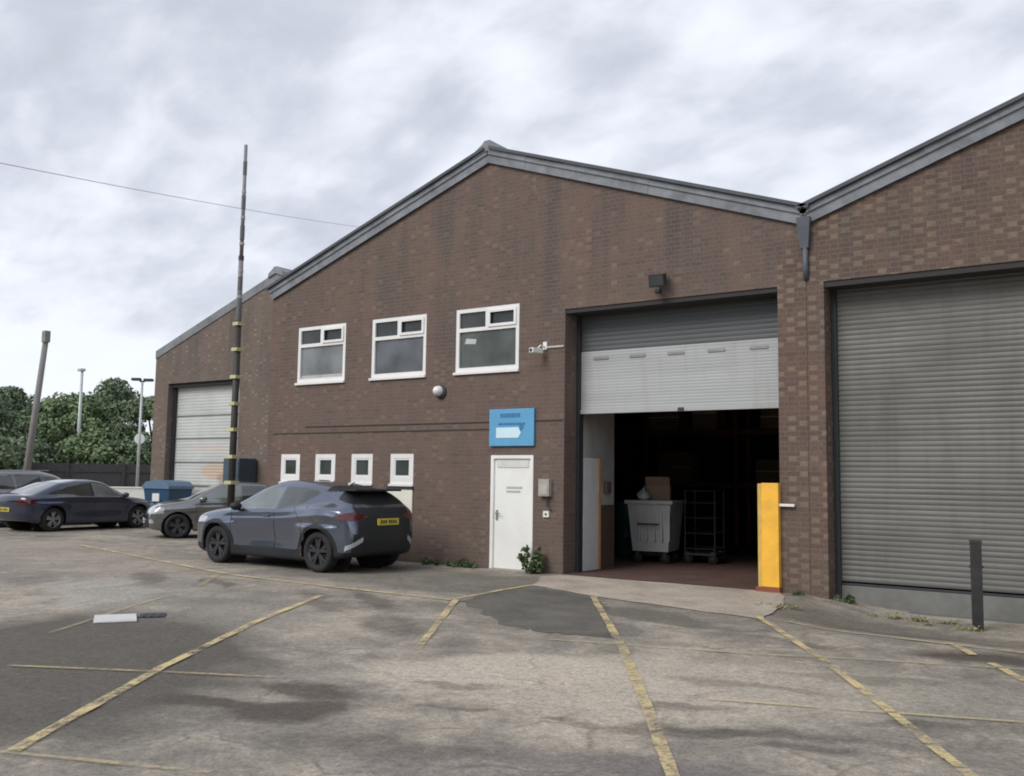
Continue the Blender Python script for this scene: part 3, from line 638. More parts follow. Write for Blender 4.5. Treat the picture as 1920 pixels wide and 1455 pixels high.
for s_ in (-1, 1):
    xm_ = (LX0+LX1)/2; xe = LX0 if s_ < 0 else LX1; o = []
    for X, Z in ((xe, EAVE), (xm_, APEX)):
        o += [(X, LY-.03, Z-.10), (X, LY-.03, Z+.17), (X, LY+.2, Z+.17), (X, LY+.2, Z-.10)]
    MB().add(o, [(0, 1, 2, 3), (4, 5, 6, 7), (0, 1, 5, 4), (1, 2, 6, 5), (2, 3, 7, 6), (3, 0, 4, 7)]).build('verge_board', 'sheet', lu)
place(lu)

# rainwater hopper in the valley
hp = thing('rainwater_hopper', 'dark lead rainwater hopper in the valley between the two right gables', 'hopper', (-4.45, 0, 5.1))
mb = MB(); mb.add([(-.11, -.015, .52), (.10, -.015, .52), (.10, -.13, .52), (-.11, -.13, .52), (-.065, -.015, .05), (.055, -.015, .05), (.055, -.085, .05), (-.065, -.085, .05)],
                  [(0, 1, 2, 3), (4, 5, 6, 7), (0, 1, 5, 4), (1, 2, 6, 5), (2, 3, 7, 6), (3, 0, 4, 7)]); mb.build('hopper', 'lead', hp)
MB().tube([(0, -.045, .07), (0, -.045, -.28), (0, -.0, -.42)], .042, 12).build('outlet_pipe', 'lead', hp, smooth=True)

# ------------------------------------------------------------------ things fixed to the walls
sg = thing('wall_sign', 'bright blue sign board with dark lettering and a pale panel above the white door', 'sign', (-9.81, -.02, 2.55))
MB().box(-.49, .49, -.03, .012, -.335, .335, .004).build('board', 'blue', sg)
mb = MB(); xs = -.24
for wd in (.05, .035, .06, .04, .055, .035, .05): mb.box(xs, xs+wd, -.036, -.031, .18, .255); xs += wd+.018
mb.build('lettering', 'blue_dk', sg)
mb = MB(); xs = -.28
for wd in (.09, .05, .11, .07, .10, .06): mb.box(xs, xs+wd, -.036, -.031, .045, .082); xs += wd+.02
mb.build('lettering', 'blue_dk', sg)
MB().add([(-.33, -.037, -.19), (.16, -.037, -.19), (.22, -.037, -.10), (.16, -.037, .0), (-.33, -.037, .0)], [(0, 1, 2, 3, 4)]).build('pale_panel', 'blue_lt', sg, fixn=False)
MB().prism([(.20, -.06), (.27, -.02), (.27, .05), (.18, .05)], -.036, -.031).build('dark_mark', 'blue_dk', sg)

cm = thing('security_camera', 'small white security camera on a bracket left of the open shutter', 'camera', (-9.13, 0, 3.98))
MB().box(-.03, .05, -.03, 0, -.06, .08, .006).build('bracket', 'upvc', cm)
MB().tube([(0, -.02, 0), (0, -.16, .0), (-.02, -.20, -.05)], .014, 8).build('arm', 'upvc', cm)
a = MB().box(-.055, .055, -.34, -.10, -.14, -.05, .012).build('housing', 'upvc', cm); a.rotation_euler = (0, 0, math.radians(-14))
MB().box(.05, .40, -.025, -.002, -.035, .0, .003).build('cable_conduit', mat('conduit_beige', (.50, .44, .37), .6), cm)
MB().lathe([(.001, -.352), (.03, -.352), (.03, -.335)], 'y', (0, 0, -.095), 14).build('lens', 'blackplastic', a)

bl = thing('bulkhead_lamp', 'round white bulkhead lamp with dark rim below the upper windows', 'lamp', (-11.52, 0, 3.27))
MB().lathe([(.001, -.04), (.125, -.04), (.13, -.02), (.13, 0)], 'y', (.03, 0, -.01), 24).build('rim', 'steel_dk', bl, smooth=True)
MB().lathe([(.001, -.16), (.05, -.15), (.085, -.11), (.10, -.04)], 'y', (-.01, 0, .01), 24).build('dome', 'upvc', bl, smooth=True)

fl = thing('floodlight', 'dark floodlight on a bracket above the open shutter', 'lamp', (-6.83, 0, 4.93))
MB().tube([(0, 0, -.05), (0, -.16, -.05)], .022, 8).build('bracket', 'blackplastic', fl)
a = MB().add([(-.10, -.07, .09), (.10, -.07, .09), (.10, -.09, -.08), (-.10, -.09, -.08), (-.14, -.25, .05), (.14, -.25, .05), (.14, -.21, -.15), (-.14, -.21, -.15)],
             [(0, 1, 2, 3), (4, 5, 6, 7), (0, 1, 5, 4), (1, 2, 6, 5), (2, 3, 7, 6), (3, 0, 4, 7)]).build('housing', 'blackplastic', fl)
MB().quad((-.12, -.255, .035), (.12, -.255, .035), (.12, -.218, -.13), (-.12, -.218, -.13)).build('lens', 'pane_top', a, fixn=False)
MB().box(-.045, .045, -.22, -.12, -.25, -.18, .015).build('motion_sensor', 'blackplastic', fl)

mbx = thing('meter_box', 'small beige wall box between the white door and the open shutter', 'box', (-9.07, 0, 1.48))
MB().box(-.11, .11, -.10, 0, -.15, .15, .008).build('case', mat('beige_box', (.38, .35, .31), .6), mbx)
MB().box(-.08, .08, -.108, -.101, -.12, .05, .003).build('cover', mat('beige_cover', (.44, .41, .37), .6), mbx)
MB().tube([(.05, -.05, -.15), (.05, -.05, -.32), (.12, -.05, -.38)], .016, 8).build('pipe', 'steel_dk', mbx)
nb = thing('door_buzzer', 'tiny pale buzzer plate on the brick right of the white door', 'buzzer', (-9.06, 0, 1.02))
MB().box(-.06, .06, -.03, 0, -.055, .055, .006).build('plate', 'cream', nb); MB().lathe([(.001, -.042), (.018, -.042), (.02, -.03)], 'y', (0, 0, 0), 12).build('button', 'blackplastic', nb)

# yellow guard at the jamb
yg = thing('post_guard', 'bright yellow steel guard protecting the brick pier of the open doorway', 'guard', (-5.09, -.02, 0))
MB().box(-.06, .20, -.085, .27, .08, 1.62, .008).build('guard', 'yellow', yg)
MB().box(-.125, -.062, -.07, .25, .06, 1.61, .006).build('side_flange', 'yellow_dk', yg)
MB().box(-.15, .215, -.11, .29, .0, .078, .004).build('base_plate', 'rackred', yg)
MB().box(.20, .43, -.055, -.01, 1.275, 1.315, .005).build('fixing_bar', 'upvc', yg)

# ------------------------------------------------------------------ inside the open doorway
def castor(parent, x, y):
    w = MB().lathe([(.02, -.025), (.095, -.025), (.10, -.015), (.10, .015), (.095, .025), (.02, .025)], 'y', (x, y, .10), 20).build('wheel', 'rubber', parent, smooth=True)
    MB().box(x-.03, x+.03, y-.045, y-.03, .09, .24).build('fork', 'steel_dk', w)
wb = thing('wheeled_bin', 'pale grey four wheeled bin standing inside the open doorway', 'bin', (-8.66, 3.45, 0), math.radians(10))
mb = MB(); mb.add([(-.36, -.40, .24), (.36, -.40, .24), (.36, .40, .24), (-.36, .40, .24), (-.44, -.50, 1.20), (.44, -.50, 1.20), (.44, .50, 1.20), (-.44, .50, 1.20)],
                  [(0, 1, 2, 3), (0, 1, 5, 4), (1, 2, 6, 5), (2, 3, 7, 6), (3, 0, 4, 7)])
for k in range(5): x = -.20+k*.15; mb.box(x-.02, x+.02, -.50, -.44, .45, 1.12, .008)
mb.build('tub', 'bingrey', wb)
mb = MB(); frame = [(-.47, .47, -.55, -.49), (-.47, .47, .49, .55)]
for a in frame: mb.box(*a, 1.17, 1.24, .01)
mb.box(-.49, -.44, -.55, .55, 1.172, 1.242, .01); mb.box(.44, .49, -.55, .55, 1.172, 1.242, .01); mb.build('rim', 'bingrey', wb)
MB().tube([(-.20, -.53, .78), (-.20, -.58, .78), (.20, -.58, .78), (.20, -.53, .78)], .016, 8).build('handle', 'steel_dk', wb)
MB().box(-.28, .28, -.20, .30, .15, .24).build('underframe', 'steel_dk', wb)
for x in (-.28, .28):
    for y in (-.32, .32): castor(wb, x, y)
bx = thing('cardboard_box', 'crumpled cardboard box sticking out of the grey bin in the doorway', 'box', (-8.62, 3.5, 1.12), math.radians(20))
MB().box(-.24, .24, -.2, .2, 0, .42, .01).build('carton', 'card', bx); a = MB().box(-.24, .24, -.005, .005, 0, .2).build('flap', 'card', bx); a.location = (0, -.2, .42); a.rotation_euler = (.6, 0, 0)
bg = thing('rubbish_bag', 'small white rubbish bag resting on the front rim of the grey bin', 'bag', (-8.74, 3.06, 1.33))
bm = bmesh.new(); bmesh.ops.create_icosphere(bm, subdivisions=3, radius=.13)
for v in bm.verts: v.co = v.co*(1+.15*math.sin(v.co.x*40)*math.sin(v.co.z*37)); v.co.z *= .8
mb = MB(); bm.verts.index_update(); mb.add([v.co[:] for v in bm.verts], [[v.index for v in f.verts] for f in bm.faces]); bm.free()
mb.build('sack', 'bingrey', bg, smooth=True); MB().tube([(0, 0, .09), (.01, 0, .15), (.03, .01, .19)], [.03, .02, .04], 8).build('knot', 'bingrey', bg)
rc = thing('roll_cage', 'dark wire roll cage trolley standing right of the grey bin', 'trolley', (-7.85, 4.0, 0), math.radians(8))
mb = MB()
for x in (-.30, .30):
    for y in (-.35, .35): mb.tube([(x, y, .2), (x, y, 1.45)], .016, 8)
for z in (.3, .6, .9, 1.2, 1.44):
    for y in (-.35, .35): mb.tube([(-.30, y, z), (.30, y, z)], .009, 6)
    for x in (-.30, .30): mb.tube([(x, -.35, z), (x, .35, z)], .009, 6)
mb.build('cage', 'steel_dk', rc); MB().box(-.32, .32, -.37, .37, .17, .21, .005).build('deck', 'steel_dk', rc)
for x in (-.25, .25):
    for y in (-.3, .3): castor(rc, x, y)
dm = thing('teal_barrel', 'dark teal barrel standing behind the left of the grey bin', 'barrel', (-9.95, 4.6, 0))
prof = [(.001, 0), (.28, 0), (.29, .02), (.29, .30), (.30, .32), (.29, .34), (.29, .62), (.30, .64), (.29, .66), (.29, .92), (.28, .94), (.001, .94)]
MB().lathe([(r, z*1.25) for r, z in prof], 'z', (0, 0, 0), 28).build('drum', 'teal', dm, smooth=True); MB().lathe([(.001, 0), (.035, 0), (.035, .03), (.001, .03)], 'z', (.15, 0, 1.17), 12).build('cap', 'steel_dk', dm)
rk = thing('pallet_rack', 'rust red pallet racking at the back of the dark interior', 'rack', (-9.4, 9.6, 0))
for x in (-2.6, 0, 2.6, 4.2):
    for y in (0, .9): MB().box(x-.05, x+.05, y-.04, y+.04, 0, 4.4).build('upright', 'rackred', rk)
for z in (1.6, 3.0):
    for y in (0, .9): MB().box(-2.55, 4.15, y-.03, y+.03, z-.12, z, .004).build('beam', 'rackred', rk)
    MB().box(-2.55, 4.15, .04, .86, z-.02, z+.01).build('shelf', 'inwall', rk)
for k, (x, z, w, h) in enumerate(((-2.1, 3.01, .9, .7), (-.9, 3.01, .7, .9), (1.2, 3.01, 1.1, .6), (3.0, 3.01, .9, .8), (-1.8, 1.61, 1, .8), (.9, 1.61, .8, .6), (2.7, 1.61, 1.1, .9))):
    o = thing('carton', ['brown carton on the top rack shelf, first from the left', 'taller brown carton on the top rack shelf, second from the left', 'wide low carton on the top rack shelf, third from the left', 'carton on the top rack shelf, last on the right',
        'large carton on the lower rack shelf at the left', 'smaller carton on the lower rack shelf in the middle', 'wide carton on the lower rack shelf at the right'][k], 'carton', (-9.4+x, 9.95, z), 0, 'cartons on the pallet rack')
    MB().box(-w/2, w/2, -.3, .3, 0, h, .01).build('carton_body', 'card', o); MB().box(-w/2, w/2, -.303, -.3005, h*.47, h*.53).build('tape', 'cream', o)

# ------------------------------------------------------------------ yard furniture
bo = thing('bollard', 'black square post standing in front of the right-hand shutter', 'bollard', (-2.12, -.78, gh(-2.12, -.78)), math.radians(12))
MB().box(-.064, .064, -.064, .064, -.1, 1.10, .008).build('post', 'postblack', bo); MB().box(-.069, .069, -.069, .069, 1.07, 1.112, .006).build('cap', 'postblack', bo)
MB().tube([(-.085, .0, .78), (.085, 0, .78)], .012, 8).build('eye_bar', 'postblack', bo)

mast = thing('banded_mast', 'tall slender black pole with pale yellow bands rising behind the dark blue car', 'pole', (-17.17, -.3, 0))
MB().tube([(0, 0, 0), (0, 0, 5.0)], [.085, .072], 14).build('lower_pole', 'mastdark', mast, smooth=True)
MB().tube([(0, 0, 5.0), (0, 0, 6.5)], [.058, .055], 12).build('upper_pole', 'mastgrey', mast, smooth=True)
MB().tube([(0, 0, 6.5), (0, 0, 9.15)], [.045, .038], 12).build('upper_pole', 'mastgrey', mast, smooth=True)
MB().tube([(0, 0, 6.46), (0, 0, 6.56)], .062, 12).build('joint_collar', 'mastdark', mast)
for k, z in enumerate((1.45, 2.02, 2.62, 3.20, 3.80, 4.42, 5.0)):
    w = .115-.004*k; MB().box(-w, w, -w, w, z-.038, z+.038, .006).build('band', 'band', mast)

for k, z in enumerate((5.62, 6.22, 6.84, 7.45, 8.05)):
    MB().tube([(0, 0, z-.03), (0, 0, z+.03)], .064-.0035*k, 12).build('band', 'band_grey', mast)
for k, z in enumerate((5.25, 5.92, 7.1, 7.8, 8.6)):
    MB().tube([(0, 0, z-.16), (0, 0, z+.16)], .060-.0035*k, 12).build('dark_sleeve', 'mastsleeve', mast)
wtb = thing('loose_board', 'flat white board lying loose on the tarmac at the left', 'board', (-9.80, -7.72, .0), math.radians(57))
MB().box(-.22, .22, -.30, .26, .004, .020, .004).build('board', mat('pale_board', (.60, .60, .59), .5, var=.1, dirt=(.42, .41, .39), dirt_amt=.6), wtb)
dc = thing('drain_cover', 'small dark drain cover beside the flat white board', 'drain', (-9.70, -7.32, .0), math.radians(50))
MB().box(-.14, .14, -.15, .15, .003, .014, .002).build('frame', 'steel_dk', dc)
for k in range(3): MB().box(-.10+k*.08, -.06+k*.08, -.12, .12, .0142, .019).build('grate_bar', 'postblack', dc)

bb = thing('blue_wheeled_bin', 'blue four wheeled bin with pale lid beside the left shutter', 'bin', (-26.45, 4.65, 0), math.radians(4))
mb = MB(); mb.add([(-.50, -.36, .2), (.50, -.36, .2), (.50, .36, .2), (-.50, .36, .2), (-.60, -.46, 1.15), (.60, -.46, 1.15), (.60, .46, 1.15), (-.60, .46, 1.15)],
                  [(0, 1, 2, 3), (4, 5, 6, 7), (0, 1, 5, 4), (1, 2, 6, 5), (2, 3, 7, 6), (3, 0, 4, 7)]); mb.build('tub', 'binblue', bb)
mb = MB(); pr = [(-.64, 1.15), (.64, 1.15), (.62, 1.24), (.45, 1.37), (.0, 1.42), (-.45, 1.37), (-.62, 1.24)]; mb.prism(pr, -.50, .48); mb.build('lid', 'binblue_lt', bb)
for x in (-.4, .4):
    for y in (-.3, .3): castor(bb, x, y)
MB().box(-.16, .16, -.475, -.43, .75, 1.0, .004).build('label_plate', 'upvc', bb)
cb = thing('storage_cabinet', 'slate blue steel cabinet with a pale notice against the set back brick wall', 'cabinet', (-23.25, 4.85, 0))
MB().box(-.36, .36, -.33, .33, .06, 2.12, .02).build('case', 'cab_blue', cb); MB().box(-.34, -.01, -.345, -.331, .1, 2.05, .004).build('door', 'cab_blue', cb); MB().box(.01, .34, -.345, -.331, .1, 2.05, .004).build('door', 'cab_blue', cb)
MB().box(-.02, .20, -.352, -.346, 1.32, 1.62).build('notice', 'blue_lt', cb); MB().box(-.33, .33, -.28, .28, 0, .06).build('plinth', 'steel_dk', cb)

# ------------------------------------------------------------------ cars
def smooth_interp(pts, sig=.05):
    xs = np.array([p[0] for p in pts], float); zs = np.array([p[1] for p in pts], float)
    g = np.linspace(xs[0]-.5, xs[-1]+.5, 900); v = np.interp(g, xs, zs); k = int(sig/(g[1]-g[0])*3)
    ker = np.exp(-.5*(np.arange(-k, k+1)*(g[1]-g[0])/sig)**2); ker /= ker.sum()
    v2 = np.convolve(np.pad(v, k, 'edge'), ker, 'valid'); return lambda x: np.interp(x, g, v2)
def inpoly(px, pz, poly):
    r = np.zeros(px.shape, bool); n = len(poly)
    for i in range(n):
        x1, z1 = poly[i]; x2, z2 = poly[(i+1) % n]
        c = (z1 > pz) != (z2 > pz); r ^= c & (px < (x2-x1)*(pz-z1)/((z2-z1) if z2 != z1 else 1e-9)+x1)
    return r
def smax(a, b, k): h = np.clip(.5+.5*(a-b)/k, 0, 1); return a*h+b*(1-h)+k*h*(1-h)
def car_field(S):
    T = smooth_interp(S['top'], S.get('tsig', .06)); B = smooth_interp(S['belt'], .08); PL = smooth_interp(S['plan'], .12)
    XF = smooth_interp(S['front'], .05); XR_ = smooth_interp(S['rear'], .05); BT = smooth_interp(S['bottom'], .05)
    def f(x, y, z):
        ay = np.abs(y); w = PL(x); bl = B(x)
        lo = np.clip((bl-z)/np.maximum(bl, .1), 0, 1); hi = np.maximum(z-bl, 0)
        ww = w-.05*lo**1.5-S.get('tumble', .42)*hi-.25*hi**2
        crease = .012*np.exp(-((z-(bl-.13))/.035)**2)-.018*np.exp(-((z-.55)/.12)**2)*np.exp(-((x)/.75)**2)
        ww = ww+crease
        for xw in S['axles']: ww = ww+S.get('flare', .03)*np.exp(-((x-xw)/.40)**2)*np.exp(-((z-.62)/.25)**2)
        for (hx, hz, sx, sz, am) in S.get('haunch', []): ww = ww+am*np.exp(-((x-hx)/sx)**2)*np.exp(-((z-hz)/sz)**2)
        ss = lambda a, b, v: np.clip((v-a)/(b-a), 0, 1)**2*(3-2*np.clip((v-a)/(b-a), 0, 1))
        if 'shelf' in S:
            s0, s1, hx = S['shelf']; ww = ww-(s0+s1*np.exp(-((x-hx)/.52)**2))*ss(-.03, .11, z-bl)
            for xw in S['axles']: ww = ww+.055*np.exp(-((x-xw)/.46)**4)*(1-ss(.745, .83, z))
        top = z-T(x)+S.get('crown', .07)*y*y
        wid = ay-ww
        fr = x-(XF(z)-S.get('cf', .22)*y*y-.1*ay**4); rr = (XR_(z)+S.get('cr', .16)*y*y+.08*ay**4)-x
        d = smax(top, wid, .13); d = smax(d, fr, .11); d = smax(d, rr, .10); d = smax(d, BT(x)-z, .07)
        return d
    return f
def project_surface(f, P, a, zc):
    Q = np.stack([np.clip(P[:, 0], -a, a), np.clip(P[:, 1], -.3, .3), np.full(len(P), zc)], 1)
    lo = np.zeros(len(P)); hi = np.ones(len(P))
    for _ in range(24):
        m = (lo+hi)/2; R = Q+(P-Q)*m[:, None]; ins = f(R[:, 0], R[:, 1], R[:, 2]) < 0
        lo = np.where(ins, m, lo); hi = np.where(ins, hi, m)
    return Q+(P-Q)*lo[:, None]
def make_car(name, label, S, loc, rz, group='cars parked in the yard', res=.025):
    root = thing(name, label, 'car', loc, rz, group); f = car_field(S)
    L2, W2, H = S['len']/2+.15, S['wid']/2+.15, S['hgt']+.15; zb = -.1; off = S.get('off', 0)
    n = [max(4, int(2*L2/res)), max(4, int(2*W2/res)), max(4, int((H-zb)/res))]
    gx, gy, gz = np.linspace(-L2+off, L2+off, n[0]+1), np.linspace(-W2, W2, n[1]+1), np.linspace(zb, H, n[2]+1)
    key = {}; pts = []; faces = []
    def idx(i, j, k):
        t = (i, j, k)
        if t not in key: key[t] = len(pts); pts.append((gx[i], gy[j], gz[k]))
        return key[t]
    for j in range(n[1]):
        for i in range(n[0]):
            faces.append((idx(i, j, n[2]), idx(i+1, j, n[2]), idx(i+1, j+1, n[2]), idx(i, j+1, n[2])))
    for k in range(n[2]):
        for i in range(n[0]):
            faces.append((idx(i, 0, k), idx(i+1, 0, k), idx(i+1, 0, k+1), idx(i, 0, k+1)))
            faces.append((idx(i, n[1], k), idx(i, n[1], k+1), idx(i+1, n[1], k+1), idx(i+1, n[1], k)))
        for j in range(n[1]):
            faces.append((idx(0, j, k), idx(0, j, k+1), idx(0, j+1, k+1), idx(0, j+1, k)))
            faces.append((idx(n[0], j, k), idx(n[0], j+1, k), idx(n[0], j+1, k+1), idx(n[0], j, k+1)))
    P = project_surface(f, np.array(pts), S['len']/2-.75, .55); F = np.array(faces)
    C = P[F].mean(1); Nn = np.cross(P[F[:, 2]]-P[F[:, 0]], P[F[:, 3]]-P[F[:, 1]]); Nn /= np.linalg.norm(Nn, axis=1)[:, None]+1e-12
    x, y, z = C.T; ay = abs(y); nx, ny, nz = Nn.T
    lab = np.full(len(F), 'body', dtype=object)
    lab[z < S['clad']] = 'cladding'
    for xw in S['axles']:
        r = np.hypot(x-xw, z-S['wr']); 
        if S.get('cladarch'): lab[(r < S['arch']+.075) & (ay > .45)] = 'cladding'
    for nm, poly in S.get('side_parts', []): lab[inpoly(x, z, poly) & (abs(ny) > .3) & (lab == 'body')] = nm
    a0, a1 = S['ws']; cond = (x > a0) & (x < a1) & (ay < S['wsw'](x)) & (z > S['wsz']); lab[cond] = 'windscreen'
    b0, b1 = S['rw']; cond = (x > b0) & (x < b1) & (ay < S['rww'](x)) & (z > S['rwz']); lab[cond] = 'rear_window'
    for nm, poly in S['glass']: lab[inpoly(x, z, poly) & (ay > .4)] = nm
    for nm, (xa, xb, ya, yb, za, zb2) in S.get('boxes', []): lab[(x > xa) & (x < xb) & (ay > ya) & (ay < yb) & (z > za) & (z < zb2)] = nm
    for nm, cnd in S.get('custom', []): lab[cnd(x, y, z)] = nm
    keep = np.ones(len(F), bool)
    for xw in S['axles']: keep &= ~((np.hypot(x-xw, z-S['wr']) < S['arch']) & (ay > .5)); keep &= ~((abs(x-xw) < S['arch']) & (z < S['wr']) & (ay > .5))
    mats = S['mats']
    for nm in sorted(set(lab)):
        sides = [('', keep & (lab == nm))] if nm in ('body', 'cladding', 'windscreen', 'rear_window', 'grille', 'boot_shade_panel', 'roof_panel') else [(s, keep & (lab == nm) & ((y > 0) if s == 'l' else (y <= 0))) for s in 'lr']
        for _, m in sides:
            if not m.any(): continue
            ff = F[m]; u, inv = np.unique(ff, return_inverse=True); inv = inv.reshape(ff.shape)
            MB().add(P[u].tolist(), inv.tolist()).build(nm, mats[nm], root, smooth=True, fixn=False)
    # wheel wells
    for xw in S['axles']:
        for s in (-1, 1):
            mb = MB(); yo = s*(S['wid']/2-.05); r = S['arch']+.02
            seg = 20; o = []; fs = []
            for k in range(seg+1):
                a = -.25+ (PI+.5)*k/seg; o += [(xw+r*math.cos(a), yo, S['wr']+r*math.sin(a)), (xw+r*math.cos(a), s*.45, S['wr']+r*math.sin(a))]
            fs = [(2*k, 2*k+1, 2*k+3, 2*k+2) for k in range(seg)]; mb.add(o, fs)
            mb.add([(xw+r*math.cos(2*PI*k/24), s*.45, S['wr']+r*math.sin(2*PI*k/24)) for k in range(24)], [tuple(range(24))]); mb.build('wheel_arch', 'rubber', root, fixn=False)
            # wheel
            R = S['wr']; yc = s*(S['wid']/2-.125); w = .105
            hub = MB().lathe([(.001, s*.02), (R*.66, s*.02), (R*.66, -s*.06), (.001, -s*.06)], 'y', (xw, yc, R), 28).build('wheel', 'rubber', root, smooth=False)
            MB().lathe([(R*.66, -w), (R*.90, -w), (R*.985, -w*.8), (R, -w*.4), (R, w*.4), (R*.985, w*.8), (R*.90, w), (R*.70, w), (R*.66, w*.8), (R*.66, -w)], 'y', (xw, yc, R), 40).build('tyre', 'tyre', hub, smooth=True)
            mb = MB(); ys = s*w*.82
            mb.lathe([(R*.60, ys-s*.03), (R*.665, ys+s*.008), (R*.69, ys), (R*.66, ys-s*.06), (R*.60, ys-s*.06)], 'y', (xw, yc, R), 40)
            mb.lathe([(.001, ys), (R*.15, ys), (R*.18, ys-s*.02), (R*.18, ys-s*.06)], 'y', (xw, yc, R), 20)
            for k in range(5):
                a = 2*PI*k/5+.3
                for da in (-.13, .13):
                    p0 = (R*.12, a+da*.6); p1 = (R*.64, a+da*1.5); hw0, hw1 = .020, .026
                    def pt(rr, aa, side, yy): 
                        return (xw+rr*math.cos(aa)-side*math.sin(aa), yc+yy, R+rr*math.sin(aa)+side*math.cos(aa))
                    vs = [pt(*p0, -hw0, ys-s*.012), pt(*p0, hw0, ys-s*.012), pt(*p1, hw1, ys-s*.004), pt(*p1, -hw1, ys-s*.004), pt(*p0, -hw0, ys-s*.045), pt(*p0, hw0, ys-s*.045), pt(*p1, hw1, ys-s*.035), pt(*p1, -hw1, ys-s*.035)]
                    mb.add(vs, [(0, 1, 2, 3), (0, 1, 5, 4), (1, 2, 6, 5), (2, 3, 7, 6), (3, 0, 4, 7)])
            mb.build('rim', S['rim'], hub)
    def surf(xx, s, zz):
        lo, hi = .2, 1.2
        for _ in range(22):
            m = (lo+hi)/2
            if f(np.array([xx]), np.array([m]), np.array([zz]))[0] < 0: lo = m
            else: hi = m
        return (xx, s*(lo+.001), zz)
    def endx(yy, zz, s):
        lo, hi = 1.0, 3.0
        for _ in range(22):
            m = (lo+hi)/2
            if f(np.array([s*m]), np.array([yy]), np.array([zz]))[0] < 0: lo = m
            else: hi = m
        return s*(lo+.002)
    for s in (-1, 1):
        mb = MB()
        for pl in S['seams']:
            pts2 = []
            for (a, b) in zip(pl[:-1], pl[1:]):
                for k in range(8): t = k/8; pts2.append(surf(a[0]+(b[0]-a[0])*t, s, a[1]+(b[1]-a[1])*t))
            pts2.append(surf(pl[-1][0], s, pl[-1][1])); mb.tube(pts2, .0045, 5)
        mb.build('door_seal', 'blackplastic', root)
        for hx, hz in S['handles']:
            p = surf(hx, s, hz); MB().box(hx-.09, hx+.09, min(p[1], p[1]+s*.03), max(p[1], p[1]+s*.03), hz-.016, hz+.016, .008).build('door_handle', S['hmat'], root)
        mx, mz = S['mirror']; p = surf(mx, s, mz-.02)
        bm = bmesh.new(); bmesh.ops.create_icosphere(bm, subdivisions=3, radius=1)
        for v in bm.verts: v.co = Vector((mx-.02+v.co.x*.10*(1+.2*v.co.z), p[1]+s*.10+v.co.y*.11, mz+.04+v.co.z*.075))
        bm.verts.index_update(); mb = MB().add([v.co[:] for v in bm.verts], [[v.index for v in g.verts] for g in bm.faces]); bm.free()
        mb.tube([(mx, p[1]-s*.02, mz-.03), (mx-.01, p[1]+s*.08, mz)], .022, 8); mb.build('door_mirror', S['mmat'], root, smooth=True)
    for s, (zz, m) in ((1, S['fplate']), (-1, S['rplate'])):
        ex = endx(0, zz, s); pl = MB().box(ex-.012, ex+.012, -.26, .26, zz-.056, zz+.056, .003).build('number_plate', m, root)
        mb = MB(); q = random.Random(3); yy = -.20
        for k in range(7):
            xo = ex+s*.0135; mb.box(min(xo, xo+s*.001), max(xo, xo+s*.001), yy, yy+.035, zz-.03, zz+.03); yy += .055+(.03 if k == 3 else 0)
        mb.build('dark_characters', 'blackplastic', pl)
    for nm, args, m in S.get('extra', []):
        MB().box(*args, .012).build(nm, m, root)
    # wiper on windscreen, aerial
    for nm, pts2, r, m in S.get('tubes', []): MB().tube(pts2, r, 8).build(nm, m, root)
    return root
GL = 'glass_car'
def std_mats(paint): return dict(body=paint, cladding='blackplastic', windscreen='glass_pale_reflect', rear_window=GL, front_side_window='glass_pale_reflect', rear_side_window=GL, quarter_window=GL, headlight='lamp', tail_light='tail', grille='blackplastic', roof_panel='blackplastic', boot_shade_panel='blackplastic', accent='chrome', fog_lamp_and_glint='lamp')
lin = lambda x0, w0, x1, w1: (lambda x: w0+(w1-w0)*(x-x0)/(x1-x0))
